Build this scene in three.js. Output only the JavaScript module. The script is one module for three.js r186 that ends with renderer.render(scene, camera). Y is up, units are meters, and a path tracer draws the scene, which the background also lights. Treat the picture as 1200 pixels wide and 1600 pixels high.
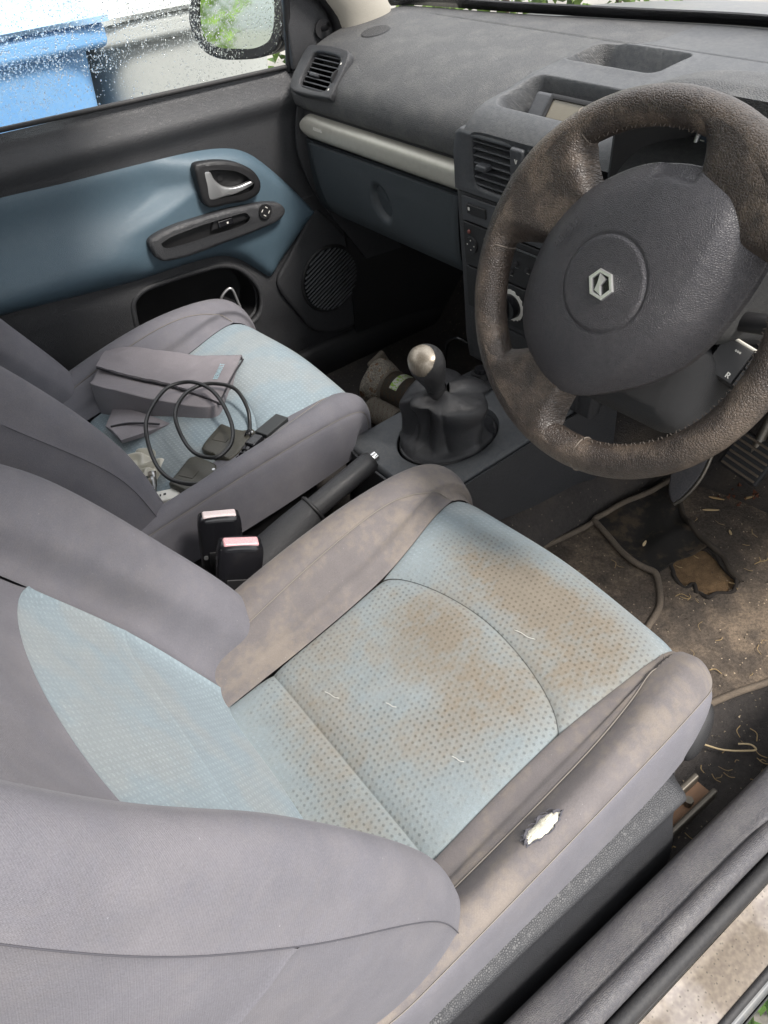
import * as THREE from 'three';
import { RoundedBoxGeometry } from 'three/addons/geometries/RoundedBoxGeometry.js';
import { mergeGeometries, toCreasedNormals } from 'three/addons/utils/BufferGeometryUtils.js';
import { FontLoader } from 'three/addons/loaders/FontLoader.js';
import { TextGeometry } from 'three/addons/geometries/TextGeometry.js';

// ---------------------------------------------------------------- camera, sky, sun, exposure
// car axes: +x = driver's side, +y = up, -z = front of the car; metres; y = 0 is the cabin floor
const scene = new THREE.Scene();
const camera = new THREE.PerspectiveCamera(65.99, 0.75, 0.02, 120);
camera.position.set(0.829, 1.02, 0.571);
camera.up.set(-0.4913, 0.7493, -0.4440);
camera.lookAt(0.829 - 0.62783, 1.02 - 0.65803, 0.571 - 0.41571);
const renderer = new THREE.WebGLRenderer({ antialias: true });
renderer.toneMapping = THREE.LinearToneMapping;
renderer.toneMappingExposure = 3.55;
renderer.shadowMap.enabled = true;
{
  const W = 128, H = 64, d = new Float32Array(W * H * 4);
  for (let j = 0; j < H; j++) for (let i = 0; i < W; i++) {
    const el = ((j + 0.5) / H - 0.5) * Math.PI, s = Math.max(0, Math.sin(el));
    const k = el > 0 ? 0.78 * (0.55 + 0.45 * s) : 0.22;
    const o = (j * W + i) * 4; d[o] = k * 0.985; d[o + 1] = k; d[o + 2] = k * 1.03; d[o + 3] = 1;
  }
  const sky = new THREE.DataTexture(d, W, H, THREE.RGBAFormat, THREE.FloatType);
  sky.mapping = THREE.EquirectangularReflectionMapping; sky.magFilter = THREE.LinearFilter; sky.minFilter = THREE.LinearFilter; sky.needsUpdate = true;
  scene.background = sky; scene.environment = sky;
}
const sun = new THREE.DirectionalLight(0xfff8f0, 1.5);
sun.position.set(2.6, 3.6, -0.6); sun.target.position.set(0.2, 0.3, 0.1);
sun.castShadow = true; sun.shadow.radius = 26; sun.shadow.mapSize.set(2048, 2048);
Object.assign(sun.shadow.camera, { left: -3, right: 3, top: 3, bottom: -3, near: 0.1, far: 12 });
scene.add(sun, sun.target);

// ---------------------------------------------------------------- helpers
let seed = 7;
const rnd = () => { seed = (seed * 1664525 + 1013904223) >>> 0; return seed / 4294967296; };
const rr = (a, b) => a + (b - a) * rnd();
const clamp = (x, a = 0, b = 1) => Math.min(b, Math.max(a, x));
const sst = (a, b, x) => { const t = clamp((x - a) / (b - a)); return t * t * (3 - 2 * t); };
const mix = (a, b, t) => a + (b - a) * t;
const V = (x, y, z) => new THREE.Vector3(x, y, z);
const vv = a => new THREE.Vector3(a[0], a[1], a[2]);
const taken = {};
const numbered = n => { if (taken[n] === undefined) { taken[n] = 0; return n; } taken[n]++; return n + '_' + String(taken[n]).padStart(3, '0'); };
function mesh(name, geo, mat, parent) {
  const m = new THREE.Mesh(geo, mat); m.name = parent ? name : numbered(name); m.castShadow = m.receiveShadow = true;
  (parent || scene).add(m); return m;
}
function thing(name, label, category, pos = [0, 0, 0], group) {
  const o = new THREE.Group(); o.name = numbered(name); o.position.set(...pos); o.userData = { label, category }; if (group) o.userData.group = group;
  scene.add(o); return o;
}
function tag(m, label, category, group, kind) { m.userData.label = label; if (category) m.userData.category = category; if (group) m.userData.group = group; if (kind) m.userData.kind = kind; return m; }
function setting(m, label) { m.userData.kind = 'structure'; if (label) m.userData.label = label; return m; }
// geometry in world coordinates, re-based to a thing's own origin
function rebase(group, [x, y, z]) { group.position.set(x, y, z); group.children.forEach(c => { c.position.x -= x; c.position.y -= y; c.position.z -= z; }); return group; }
// cubic Hermite through knots; values are numbers or arrays
function curve(kn, va) {
  const n = kn.length, ar = Array.isArray(va[0]);
  const one = (t, g) => {
    let i = 0; while (i < n - 2 && t > kn[i + 1]) i++;
    const h = kn[i + 1] - kn[i], u = clamp((t - kn[i]) / h);
    const sl = k => k <= 0 ? (g(1) - g(0)) / (kn[1] - kn[0]) : k >= n - 1 ? (g(n - 1) - g(n - 2)) / (kn[n - 1] - kn[n - 2]) : (g(k + 1) - g(k - 1)) / (kn[k + 1] - kn[k - 1]);
    const m0 = sl(i) * h, m1 = sl(i + 1) * h, u2 = u * u, u3 = u2 * u;
    return (2 * u3 - 3 * u2 + 1) * g(i) + (u3 - 2 * u2 + u) * m0 + (-2 * u3 + 3 * u2) * g(i + 1) + (u3 - u2) * m1;
  };
  return ar ? t => va[0].map((_, c) => one(t, k => va[k][c])) : t => one(t, k => va[k]);
}
const lin = (kn, va) => t => { let i = 0; while (i < kn.length - 2 && t > kn[i + 1]) i++; return mix(va[i], va[i + 1], clamp((t - kn[i]) / (kn[i + 1] - kn[i]))); };
// parametric sheet f(u,v) -> [x,y,z]; th > 0 gives it a thickness behind its face; uv in metres unless uvf is given
function surf(f, nu, nv, { th = 0, uvf, flip = false, ease = false } = {}) {
  const P = [], pos = [], uv = [], idx = [];
  const e = ease ? t => mix(t, 0.5 - 0.5 * Math.cos(Math.PI * t), 0.85) : t => t;
  for (let j = 0; j <= nv; j++) for (let i = 0; i <= nu; i++) P.push(vv(f(e(i / nu), e(j / nv))));
  const at = (i, j) => P[j * (nu + 1) + i];
  const U = [0], Vv = [0]; const mj = nv >> 1, mi = nu >> 1;
  for (let i = 1; i <= nu; i++) U.push(U[i - 1] + at(i, mj).distanceTo(at(i - 1, mj)));
  for (let j = 1; j <= nv; j++) Vv.push(Vv[j - 1] + at(mi, j).distanceTo(at(mi, j - 1)));
  for (let j = 0; j <= nv; j++) for (let i = 0; i <= nu; i++) {
    const p = at(i, j); pos.push(p.x, p.y, p.z);
    if (uvf) { const q = uvf(p, e(i / nu), e(j / nv)); uv.push(q[0], q[1]); } else uv.push(U[i], Vv[j]);
  }
  const w = nu + 1;
  for (let j = 0; j < nv; j++) for (let i = 0; i < nu; i++) {
    const a = j * w + i, b = a + 1, c = a + w, d = c + 1;
    if (flip) idx.push(a, c, b, b, c, d); else idx.push(a, b, c, b, d, c);
  }
  let g = new THREE.BufferGeometry();
  g.setAttribute('position', new THREE.Float32BufferAttribute(pos, 3)); g.setAttribute('uv', new THREE.Float32BufferAttribute(uv, 2)); g.setIndex(idx);
  g.computeVertexNormals();
  if (th) {
    const n = g.attributes.normal, back = [], bn = [];
    for (let k = 0; k < P.length; k++) { back.push(P[k].x - n.getX(k) * th, P[k].y - n.getY(k) * th, P[k].z - n.getZ(k) * th); bn.push(-n.getX(k), -n.getY(k), -n.getZ(k)); }
    const b = new THREE.BufferGeometry(); b.setAttribute('position', new THREE.Float32BufferAttribute(back, 3)); b.setAttribute('normal', new THREE.Float32BufferAttribute(bn, 3)); b.setAttribute('uv', new THREE.Float32BufferAttribute(uv, 2));
    const bi = []; for (let k = 0; k < idx.length; k += 3) bi.push(idx[k], idx[k + 2], idx[k + 1]); b.setIndex(bi);
    const loop = []; for (let i = 0; i < nu; i++) loop.push(i); for (let j = 0; j < nv; j++) loop.push(j * w + nu); for (let i = nu; i > 0; i--) loop.push(nv * w + i); for (let j = nv; j > 0; j--) loop.push(j * w); loop.push(0);
    const ep = [], eu = [], ei = [];
    loop.forEach((k, q) => { ep.push(P[k].x, P[k].y, P[k].z, back[3 * k], back[3 * k + 1], back[3 * k + 2]); eu.push(uv[2 * k], uv[2 * k + 1], uv[2 * k] + th, uv[2 * k + 1] + th); if (q) { const a = 2 * q - 2; if (flip) ei.push(a, a + 2, a + 1, a + 1, a + 2, a + 3); else ei.push(a, a + 1, a + 2, a + 1, a + 3, a + 2); } });
    const s = new THREE.BufferGeometry(); s.setAttribute('position', new THREE.Float32BufferAttribute(ep, 3)); s.setAttribute('uv', new THREE.Float32BufferAttribute(eu, 2)); s.setIndex(ei); s.computeVertexNormals();
    g = mergeGeometries([g, b, s]);
  }
  return g;
}
// a sewn or moulded panel: part of a base sheet whose edges tuck in by `d` over about `sg`
function panel(base, dom, nu, nv, { d = 0.004, sg = 0.007, edges = [1, 1, 1, 1], uvf, th = 0, extra } = {}) {
  const e = t => mix(t, 0.5 - 0.5 * Math.cos(Math.PI * t), 0.85), G = [], w = nu + 1;
  for (let j = 0; j <= nv; j++) for (let i = 0; i <= nu; i++) G.push(vv(base(...dom(e(i / nu), e(j / nv)))));
  const at = (i, j) => G[clamp(j, 0, nv) * w + clamp(i, 0, nu)];
  let k = 0; const out = [];
  for (let j = 0; j <= nv; j++) for (let i = 0; i <= nu; i++) {
    const p = at(i, j).clone(), n = at(i + 1, j).clone().sub(at(i - 1, j)).cross(at(i, j + 1).clone().sub(at(i, j - 1))).normalize();
    const wf = Math.min(1, at(0, j).distanceTo(at(nu, j)) / (4 * sg));
    let q = -d * wf * (edges[0] * Math.exp(-p.distanceTo(at(0, j)) / sg) + edges[1] * Math.exp(-p.distanceTo(at(nu, j)) / sg) + edges[2] * Math.exp(-p.distanceTo(at(i, 0)) / sg) + edges[3] * Math.exp(-p.distanceTo(at(i, nv)) / sg));
    if (extra) q += extra(p); out.push(p.addScaledVector(n, q));
  }
  return surf(() => { const p = out[k++]; return [p.x, p.y, p.z]; }, nu, nv, { uvf: uvf && ((p, u, v) => uvf(p, ...dom(u, v))), ease: true, th });
}
const tube = (pts, r, seg = 40, rad = 8, closed = false) => { const c = new THREE.CatmullRomCurve3(pts.map(p => p.isVector3 ? p : vv(p)), closed, 'centripetal'), g = new THREE.TubeGeometry(c, seg, r, rad, closed), L = c.getLength(), u = g.attributes.uv; for (let i = 0; i < u.count; i++) u.setXY(i, u.getX(i) * L, u.getY(i) * 6.283 * r); return g; };
const rbox = (w, h, d, r = 0.003, s = 2) => new RoundedBoxGeometry(w, h, d, s, Math.min(r, w / 2.02, h / 2.02, d / 2.02));
function tf(g, pos = [0, 0, 0], rot = [0, 0, 0], order = 'XYZ') { g.applyMatrix4(new THREE.Matrix4().compose(vv(pos), new THREE.Quaternion().setFromEuler(new THREE.Euler(rot[0], rot[1], rot[2], order)), V(1, 1, 1))); return g; }
// geometry built in (a,b,out) coordinates moved to a frame: o + a*ea + b*eb + c*ec
function frame(g, o, ea, eb, ec) { g.applyMatrix4(new THREE.Matrix4().makeBasis(vv(ea), vv(eb), vv(ec)).setPosition(...o)); return g; }
const capGeo = g => (g.index ? g.toNonIndexed() : g);
const merge = gs => mergeGeometries(gs.map(g => { const q = capGeo(g); for (const k of Object.keys(q.attributes)) if (!['position', 'normal', 'uv'].includes(k)) q.deleteAttribute(k); return q; }));
function smoothShape(pts, closed = true, n = 60) { const c = new THREE.CatmullRomCurve3(pts.map(p => V(p[0], p[1], 0)), closed, 'centripetal'); const s = new THREE.Shape(); c.getPoints(n).forEach((p, i) => i ? s.lineTo(p.x, p.y) : s.moveTo(p.x, p.y)); return s; }
function polyShape(pts) { const s = new THREE.Shape(); pts.forEach((p, i) => i ? s.lineTo(p[0], p[1]) : s.moveTo(p[0], p[1])); s.closePath(); return s; }
const ext = (shape, depth, bevel = 0.002, seg = 3) => { const g = new THREE.ExtrudeGeometry(shape, { depth: Math.max(1e-4, depth - 2 * bevel), bevelEnabled: bevel > 0, bevelThickness: bevel, bevelSize: bevel, bevelOffset: -bevel, bevelSegments: seg, curveSegments: 16 }); g.translate(0, 0, bevel); return bevel > 0 ? toCreasedNormals(g, 0.7) : g; };

// ---------------------------------------------------------------- textures
const hash = (x, y, s = 0) => { let h = (x * 374761393 + y * 668265263 + s * 974634777) | 0; h = Math.imul(h ^ (h >>> 13), 1274126177); return ((h ^ (h >>> 16)) >>> 0) / 4294967296; };
function vnoise(x, y, per, s = 0) { // tileable value noise, period per
  const xi = Math.floor(x), yi = Math.floor(y), fx = x - xi, fy = y - yi, u = fx * fx * (3 - 2 * fx), v = fy * fy * (3 - 2 * fy), m = k => ((k % per) + per) % per;
  return mix(mix(hash(m(xi), m(yi), s), hash(m(xi + 1), m(yi), s), u), mix(hash(m(xi), m(yi + 1), s), hash(m(xi + 1), m(yi + 1), s), u), v);
}
function fbm(x, y, per, oct = 4, s = 0) { let a = 0, w = 0.5, t = 0; for (let o = 0; o < oct; o++) { a += w * vnoise(x, y, per, s + o); t += w; x *= 2; y *= 2; per *= 2; w *= 0.5; } return a / t; }
// shared tileable fields, computed once and read at shifted places
const fields = {};
function field(per, oct, n = 512) { const key = per + '/' + oct + '/' + n; if (!fields[key]) { const a = new Float32Array(n * n); for (let j = 0; j < n; j++) for (let i = 0; i < n; i++) a[j * n + i] = fbm(i / n * per, j / n * per, per, oct, per); fields[key] = a; } const a = fields[key]; return (u, v, s = 0) => { const x = u * n + s * 97, y = v * n + s * 57, xi = Math.floor(x), yi = Math.floor(y), fx = x - xi, fy = y - yi, q = n - 1, r0 = (yi & q) * n, r1 = ((yi + 1) & q) * n, c0 = xi & q, c1 = (xi + 1) & q; return (a[r0 + c0] * (1 - fx) + a[r0 + c1] * fx) * (1 - fy) + (a[r1 + c0] * (1 - fx) + a[r1 + c1] * fx) * fy; }; }
function worley(x, y, per, s = 0) { const xi = Math.floor(x), yi = Math.floor(y); let a = 9, b = 9; const m = k => ((k % per) + per) % per; for (let j = -1; j < 2; j++) for (let i = -1; i < 2; i++) { const cx = xi + i + hash(m(xi + i), m(yi + j), s), cy = yi + j + hash(m(xi + i), m(yi + j), s + 5); const d = Math.hypot(cx - x, cy - y); if (d < a) { b = a; a = d; } else if (d < b) b = d; } return [a, b]; }
function tex(n, fn, srgb, rep = 1, m = n) {
  const d = new Uint8Array(n * m * 4);
  for (let j = 0; j < m; j++) for (let i = 0; i < n; i++) { const c = fn(i / n, j / m, i, j), o = (j * n + i) * 4; if (Array.isArray(c)) { d[o] = clamp(c[0]) * 255; d[o + 1] = clamp(c[1]) * 255; d[o + 2] = clamp(c[2]) * 255; } else d[o] = d[o + 1] = d[o + 2] = clamp(c) * 255; d[o + 3] = 255; }
  const t = new THREE.DataTexture(d, n, m, THREE.RGBAFormat); t.wrapS = t.wrapT = THREE.RepeatWrapping; t.magFilter = THREE.LinearFilter; t.minFilter = THREE.LinearMipmapLinearFilter; t.generateMipmaps = true;
  if (srgb) t.colorSpace = THREE.SRGBColorSpace; t.repeat.set(rep, rep); t.needsUpdate = true; return t;
}
const rep = (t, r, r2 = r) => { const c = t.clone(); c.repeat.set(r, r2); c.needsUpdate = true; return c; };
const F6 = field(6, 5), F20 = field(20, 4), F90 = field(90, 2);
// pebbled plastic / leather grain
const tGrain = tex(512, (u, v) => { const [a, b] = worley(u * 40, v * 40, 40, 3); return sst(0, 0.45, b - a) * 0.75 + 0.25 * F90(u, v, 9); });
const tFine = tex(256, (u, v) => fbm(u * 64, v * 64, 64, 2, 21));
const tWeave = tex(256, (u, v) => { const x = u * 64, y = v * 64; return 0.5 + 0.28 * Math.sin(x * Math.PI * 2) * Math.sin(y * Math.PI * 2) + 0.3 * (hash(Math.floor(x * 2), Math.floor(y * 2), 4) - 0.5); });
// colour mottling: faint specks, scuffs and dust on hard trim
const dusty = (base, dust, amt, s) => tex(512, (u, v) => { const n = F6(u, v, s), f = F90(u, v, s), sp = (h => h > 0.985 ? 0.55 : h < 0.03 ? -0.3 : 0)(hash(Math.floor(u * 512), Math.floor(v * 512), s)); const k = clamp(amt * (0.30 + sst(0.35, 0.75, n) * 0.32 + 0.95 * (f - 0.5)) + sp * amt); return base.map((c, i) => mix(c, dust[i], k)); }, true);
const S = h => { const c = parseInt(h, 16); return [(c >> 16) / 255, ((c >> 8) & 255) / 255, (c & 255) / 255]; };
const std = o => new THREE.MeshStandardMaterial(o);
const M = {};
// ---------------------------------------------------------------- materials
M.dash = std({ map: rep(dusty(S('424345'), S('96938b'), 0.34, 11), 5.5), roughness: 0.62, bumpMap: rep(tGrain, 8), bumpScale: 0.0009 });
M.trim = std({ map: rep(dusty(S('303134'), S('77736c'), 0.12, 31), 4), roughness: 0.5, bumpMap: rep(tGrain, 10), bumpScale: 0.0005 });
M.trimSmooth = std({ map: rep(dusty(S('3d3f43'), S('84817b'), 0.2, 37), 3), roughness: 0.45, bumpMap: rep(tFine, 30), bumpScale: 0.0001 });
M.glove = std({ map: rep(dusty(S('2e3438'), S('6c6d6a'), 0.08, 35), 3), roughness: 0.55, bumpMap: rep(tGrain, 12), bumpScale: 0.00025 });
M.black = std({ map: rep(dusty(S('1c1c1e'), S('5c5954'), 0.13, 41), 3), roughness: 0.5, bumpMap: rep(tFine, 25), bumpScale: 0.0001 });
M.gloss = std({ color: 0x17171a, roughness: 0.22 });
M.rubber = std({ map: rep(dusty(S('222224'), S('7a7368'), 0.18, 43), 4), roughness: 0.65, bumpMap: rep(tFine, 25), bumpScale: 0.0002 });
M.doorBlue = std({ map: rep(dusty(S('4b5e6a'), S('767e82'), 0.10, 47), 2), roughness: 0.5, bumpMap: rep(tGrain, 12), bumpScale: 0.00018 });
M.silver = std({ map: rep(dusty(S('b4b2a8'), S('8f8b80'), 0.25, 51), 2), roughness: 0.38, metalness: 0.35, bumpMap: rep(tFine, 30), bumpScale: 0.00003 });
M.chrome = std({ color: 0xdadada, roughness: 0.12, metalness: 1 });
M.satin = std({ color: 0xc6c7c8, roughness: 0.36, metalness: 0.8 });
M.steel = std({ map: rep(dusty(S('77756f'), S('5a4632'), 0.5, 53), 8), roughness: 0.45, metalness: 0.7 });
M.white = std({ color: 0xd8d6cf, roughness: 0.6 });
M.carpet = std({ map: tex(1024, (u, v) => { const n = F6(u, v, 61), f = hash(Math.floor(u * 1024), Math.floor(v * 1024), 6), g = F90(u * 2, v * 2, 67); const k = 0.45 * n + 0.3 * g + 0.25 * f; const dirt = sst(0.5, 0.75, n) * 0.35; const sp = hash(Math.floor(u * 400), Math.floor(v * 400), 8) > 0.996 ? 0.5 : 0; return [mix(0.15 + 0.18 * k, 0.44, dirt) + sp * .5, mix(0.143 + 0.165 * k, 0.385, dirt) + sp * .45, mix(0.143 + 0.15 * k, 0.32, dirt) + sp * .35]; }, true, 1.4), roughness: 1, bumpMap: tex(512, (u, v, i, j) => 0.6 * hash(i, j, 3) + 0.4 * F90(u, v, 2), false, 4), bumpScale: 0.0022 });
M.mat = std({ map: tex(1024, (u, v) => { const n = F6(u, v, 71), n2 = F20(u, v, 75), f = hash(Math.floor(u * 1024), Math.floor(v * 1024), 16), g = F90(u * 2, v * 2, 77); const soil = 0.25 + 0.6 * sst(0.33, 0.66, n * 0.5 + n2 * 0.5), k = 0.55 + 0.35 * g + 0.3 * f; const sp = hash(Math.floor(u * 330), Math.floor(v * 330), 18) > 0.996 ? 0.35 : 0; return [mix(0.27, 0.54, soil) * k + sp, mix(0.245, 0.475, soil) * k + sp * .9, mix(0.225, 0.405, soil) * k + sp * .75]; }, true, 1.7), roughness: 1, bumpMap: tex(512, (u, v, i, j) => 0.55 * hash(i, j, 5) + 0.45 * F90(u, v, 12), false, 4), bumpScale: 0.0025 });
M.binding = std({ map: rep(dusty(S('5a5148'), S('8a7c6a'), 0.5, 81), 8), roughness: 0.95, bumpMap: rep(tWeave, 20), bumpScale: 0.0006 });
M.sillTrim = std({ map: rep(dusty(S('47464a'), S('84807a'), 0.45, 83), 6), roughness: 0.55, bumpMap: rep(tGrain, 12), bumpScale: 0.0005 });
M.sillMetal = std({ map: tex(512, (u, v) => { const n = F6(u, v, 91), g = F90(u, v, 93), d = 1 - 0.35 * sst(0.17, 0.08, worley(u * 44, v * 44, 44, 95)[0]) * sst(0.5, 0.6, g); const k = sst(0.35, 0.65, n); return [(mix(0.40, 0.50, k) + 0.12 * (g - .5)) * d, (mix(0.36, 0.47, k) + 0.12 * (g - .5)) * d, (mix(0.315, 0.445, k) + 0.1 * (g - .5)) * d]; }, true, 3.2), roughness: 0.55, metalness: 0.1 });
M.bodyPaint = std({ map: rep(dusty(S('5a5c5e'), S('8b867c'), 0.5, 97), 1.5), roughness: 0.4, metalness: 0.25 });
M.headliner = std({ color: 0xa8a49a, roughness: 0.95, bumpMap: rep(tFine, 40), bumpScale: 0.0006 });
M.pillar = std({ color: 0xaca79c, roughness: 0.85, bumpMap: rep(tGrain, 16), bumpScale: 0.0004 });
M.concrete = std({ map: tex(512, (u, v) => { const n = F6(u, v, 101), g = hash(Math.floor(u * 512), Math.floor(v * 512), 9); const k = 0.38 + 0.2 * n + 0.08 * g; return [k, k * 0.98, k * 0.93]; }, true, 0.8), roughness: 0.95 });

// ---------------------------------------------------------------- setting: ground and cabin floor
{
  const g = new THREE.PlaneGeometry(80, 80); g.rotateX(-Math.PI / 2); g.translate(0, -0.32, 0); const uv = g.attributes.uv; for (let i = 0; i < uv.count; i++) uv.setXY(i, uv.getX(i) * 80, uv.getY(i) * 80);
  setting(mesh('ground', g, M.concrete), 'pale concrete drive outside the car');
  // cabin floor: flat, rising at the toe board
  const prof = curve([0, 0.60, 0.72, 1], [[1.58, 0], [-0.52, 0], [-0.66, 0.03], [-0.86, 0.36]]);
  const fl = surf((u, v) => { const [z, y] = prof(v); const x = mix(-0.70, 0.668, u); return [x, y + 0.004 * (fbm(x * 8 + 20, z * 8 + 20, 512, 3, 5) - 0.5), z]; }, 90, 110, { uvf: (p) => [p.x + 1, p.z + 1], th: 0.02 });
  setting(mesh('floor_carpet', fl, M.carpet), 'dark dirty carpet of the cabin floor');
}
// ---------------------------------------------------------------- car body shell
const body = thing('car_body', 'grey car body shell with worn door sill around the cabin', 'car');
{
  const strip = (name, pts, z0, z1, mat, nz = 40, smooth = true) => { const c = smooth ? curve(pts.map((_, i) => i / (pts.length - 1)), pts) : (t => { const k = t * (pts.length - 1), i = Math.min(pts.length - 2, Math.floor(k)); return [mix(pts[i][0], pts[i + 1][0], k - i), mix(pts[i][1], pts[i + 1][1], k - i)]; });
    return mesh(name, surf((u, v) => { const [x, y] = c(u); return [x, y, mix(z0, z1, v)]; }, pts.length * 8, nz, { th: 0.003, flip: true }), mat, body); };
  // driver's sill, from the inside out
  strip('sill_trim', [[0.652, -0.01], [0.655, 0.05], [0.657, 0.10], [0.661, 0.124], [0.672, 0.134], [0.69, 0.137], [0.701, 0.136], [0.705, 0.120]], -0.62, 0.98, M.sillTrim);
  mesh('sill_bead', tube([[0.7115, 0.126, 0.0], [0.7115, 0.134, 0.03], [0.711, 0.136, 0.06], [0.711, 0.136, 0.5], [0.711, 0.136, 0.98]], 0.0115, 60, 14), M.sillTrim, body);
  tag(mesh('door_seal', tube([[0.731, 0.126, -0.62], [0.7305, 0.127, -0.1], [0.7315, 0.126, 0.1], [0.7305, 0.1265, 0.3], [0.731, 0.126, 0.98]], 0.0085, 80, 12), M.rubber, body), 'black rubber door seal');
  strip('sill_flange', [[0.703, 0.112], [0.722, 0.117], [0.739, 0.117], [0.7395, 0.112]], -0.62, 0.98, M.rubber, 20, false);
  strip('door_sill', [[0.7405, 0.112], [0.748, 0.110], [0.757, 0.1095], [0.775, 0.108], [0.788, 0.106]], -0.62, 0.98, M.sillMetal);
  mesh('sill_gasket', tube([[0.7915, 0.104, -0.62], [0.791, 0.1045, 0.1], [0.7915, 0.104, 0.98]], 0.0045, 60, 8), M.rubber, body);
  strip('rocker_panel', [[0.795, 0.103], [0.7985, 0.102], [0.801, 0.098], [0.802, 0.085], [0.80, -0.02], [0.77, -0.14]], -0.62, 0.98, M.bodyPaint);
  const box = (name, a, b, mat, r = 0.01) => mesh(name, tf(rbox(b[0] - a[0], b[1] - a[1], b[2] - a[2], r), [(a[0] + b[0]) / 2, (a[1] + b[1]) / 2, (a[2] + b[2]) / 2]), mat, body);
  // passenger side sill, bulkhead, rear wall, roof, pillars
  strip('passenger_sill', [[-0.66, -0.01], [-0.655, 0.02], [-0.66, 0.05], [-0.672, 0.068], [-0.70, 0.075]], -0.75, 1.0, M.black);
  mesh('kick_panel', surf((u, v) => { const z = mix(-0.39, -0.86, u); return [-0.665 + 0.05 * sst(0, 1, u) * (0.3 + 0.7 * v), mix(0.0, 0.6, v), z]; }, 12, 10, { th: 0.01 }), M.black, body);
  box('side_panel', [-0.80, -0.14, 0.72], [-0.70, 0.70, 1.9], M.trim);
  box('side_panel', [0.70, -0.14, 0.98], [0.80, 0.70, 1.9], M.trim);
  box('passenger_floor_side', [-0.80, -0.14, -0.86], [-0.705, 0.06, 0.98], M.black);
  box('bulkhead', [-0.78, -0.14, -0.93], [0.78, 0.66, -0.88], M.black);
  box('rear_wall', [-0.78, -0.14, 1.55], [0.78, 0.72, 1.62], M.trim);
  mesh('roof', surf((u, v) => { const x = mix(-0.60, 0.57, u), z = mix(-0.02, 1.7, v); return [x, 1.17 - 0.10 * Math.pow(Math.abs(x) / 0.6, 4) - 0.05 * Math.pow((z - 0.7) / 0.9, 2), z]; }, 24, 24, { th: 0.03 }), M.headliner, body);
  for (const s of [-1, 1]) mesh('door_pillar', tube([[s * 0.70, 0.66, 0.72], [s * 0.66, 0.9, 0.75], [s * 0.585, 1.09, 0.76]], 0.045, 16, 10), M.pillar, body);
}
// ---------------------------------------------------------------- seats
const seatGrey = (s, brown, A = [0.43, 0.425, 0.45], B = [0.475, 0.452, 0.44]) => tex(1024, (u, v, i, j) => {
  const n = F6(u, v, s), n2 = F20(u, v, s + 7), w = 0.5 + 0.5 * Math.sin((i + j) * Math.PI / 2.0), f = hash(i, j, s);
  const k = 0.94 + 0.07 * (w - 0.5) + 0.10 * (f - 0.5) + 0.10 * (n2 - 0.5);
  const b = brown * sst(0.36, 0.66, n * 0.45 + n2 * 0.3 + F90(u, v, s) * 0.25); const lint = hash(i >> 1, j, s + 2) > 0.9998 ? 0.16 : 0;
  return [0, 1, 2].map(m => mix(A[m], B[m], b) * k + lint);
}, true, 2.0);
const insertTex = (s, stain) => tex(1024, (u, v, i, j) => {
  // u: 0..1 = lx -0.2..0.2 ; v: 0..1 = 0..0.6 m of arc from the rear
  const X = (u - 0.5) * 0.4, Y = v * 0.6, p = 0.0072;
  const gx = X / p, gy = Y / p, row = Math.round(gy), off = (row & 1) * 0.5, cx = Math.round(gx - off) + off;
  const d = Math.hypot((gx - cx) * 1.0, (gy - row) * 1.15), dot = 1 - sst(0.16, 0.31, d), core = 1 - sst(0.04, 0.16, d);
  const n = F6(u, v * 1.5, s), n2 = F20(u * 1.5, v * 2, s + 3), f = hash(i, j, s), thr = 0.5 + 0.5 * Math.sin(i * 2.1) * Math.sin(j * 2.1);
  let c = [0.535, 0.590, 0.618];
  const wear = sst(0.38, 0.62, n);
  let k = 0.95 + 0.10 * (f - 0.5) + 0.05 * (thr - 0.5) + 0.08 * (n2 - 0.5);
  c = c.map((q, m) => mix(q, [0.57, 0.598, 0.607][m], wear * 0.7));
  let soil = 0;
  if (stain) {
    const blob = (x, y, rx, ry, w) => w * Math.exp(-(((X - x) / rx) ** 2 + ((Y - y) / ry) ** 2));
    soil = blob(0.03, 0.445, 0.11, 0.045, 0.95) + blob(-0.05, 0.42, 0.07, 0.035, 0.6) + blob(0.12, 0.39, 0.06, 0.06, 0.6) + blob(-0.03, 0.315, 0.09, 0.05, 0.50) + blob(0.07, 0.27, 0.09, 0.08, 0.36) + blob(0.05, 0.12, 0.16, 0.05, 0.25) + blob(-0.10, 0.19, 0.05, 0.08, 0.2) + blob(0.0, 0.2, 0.2, 0.2, 0.26);
    soil -= blob(0.035, 0.245, 0.022, 0.030, 0.32) + blob(0.0, 0.215, 0.018, 0.03, 0.2);
    soil = clamp(soil * (0.35 + 1.2 * n) * (0.7 + 0.9 * n2) * (0.75 + 0.6 * F90(u, v, s)));
  } else soil = 0.07 * sst(0.4, 0.7, n2 * 0.4 + n * 0.6);
  c = c.map((q, m) => mix(q, [0.495, 0.462, 0.412][m], soil * 0.95));
  // woven dots: pale where clean, dark where soiled
  const vis = clamp(0.35 + 0.9 * F6(u, v * 1.5, s + 31)) * (0.6 + 0.4 * hash(cx * 2 | 0, row, 5));
  const dd = dot * vis, light = 1 - sst(0.10, 0.32, soil);
  c = c.map((q, m) => q * k + dd * (light * [0.075, 0.08, 0.08][m] * (1 - 0.7 * core) - (1 - light) * [0.115, 0.12, 0.12][m]));
  return c;
}, true);
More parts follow.
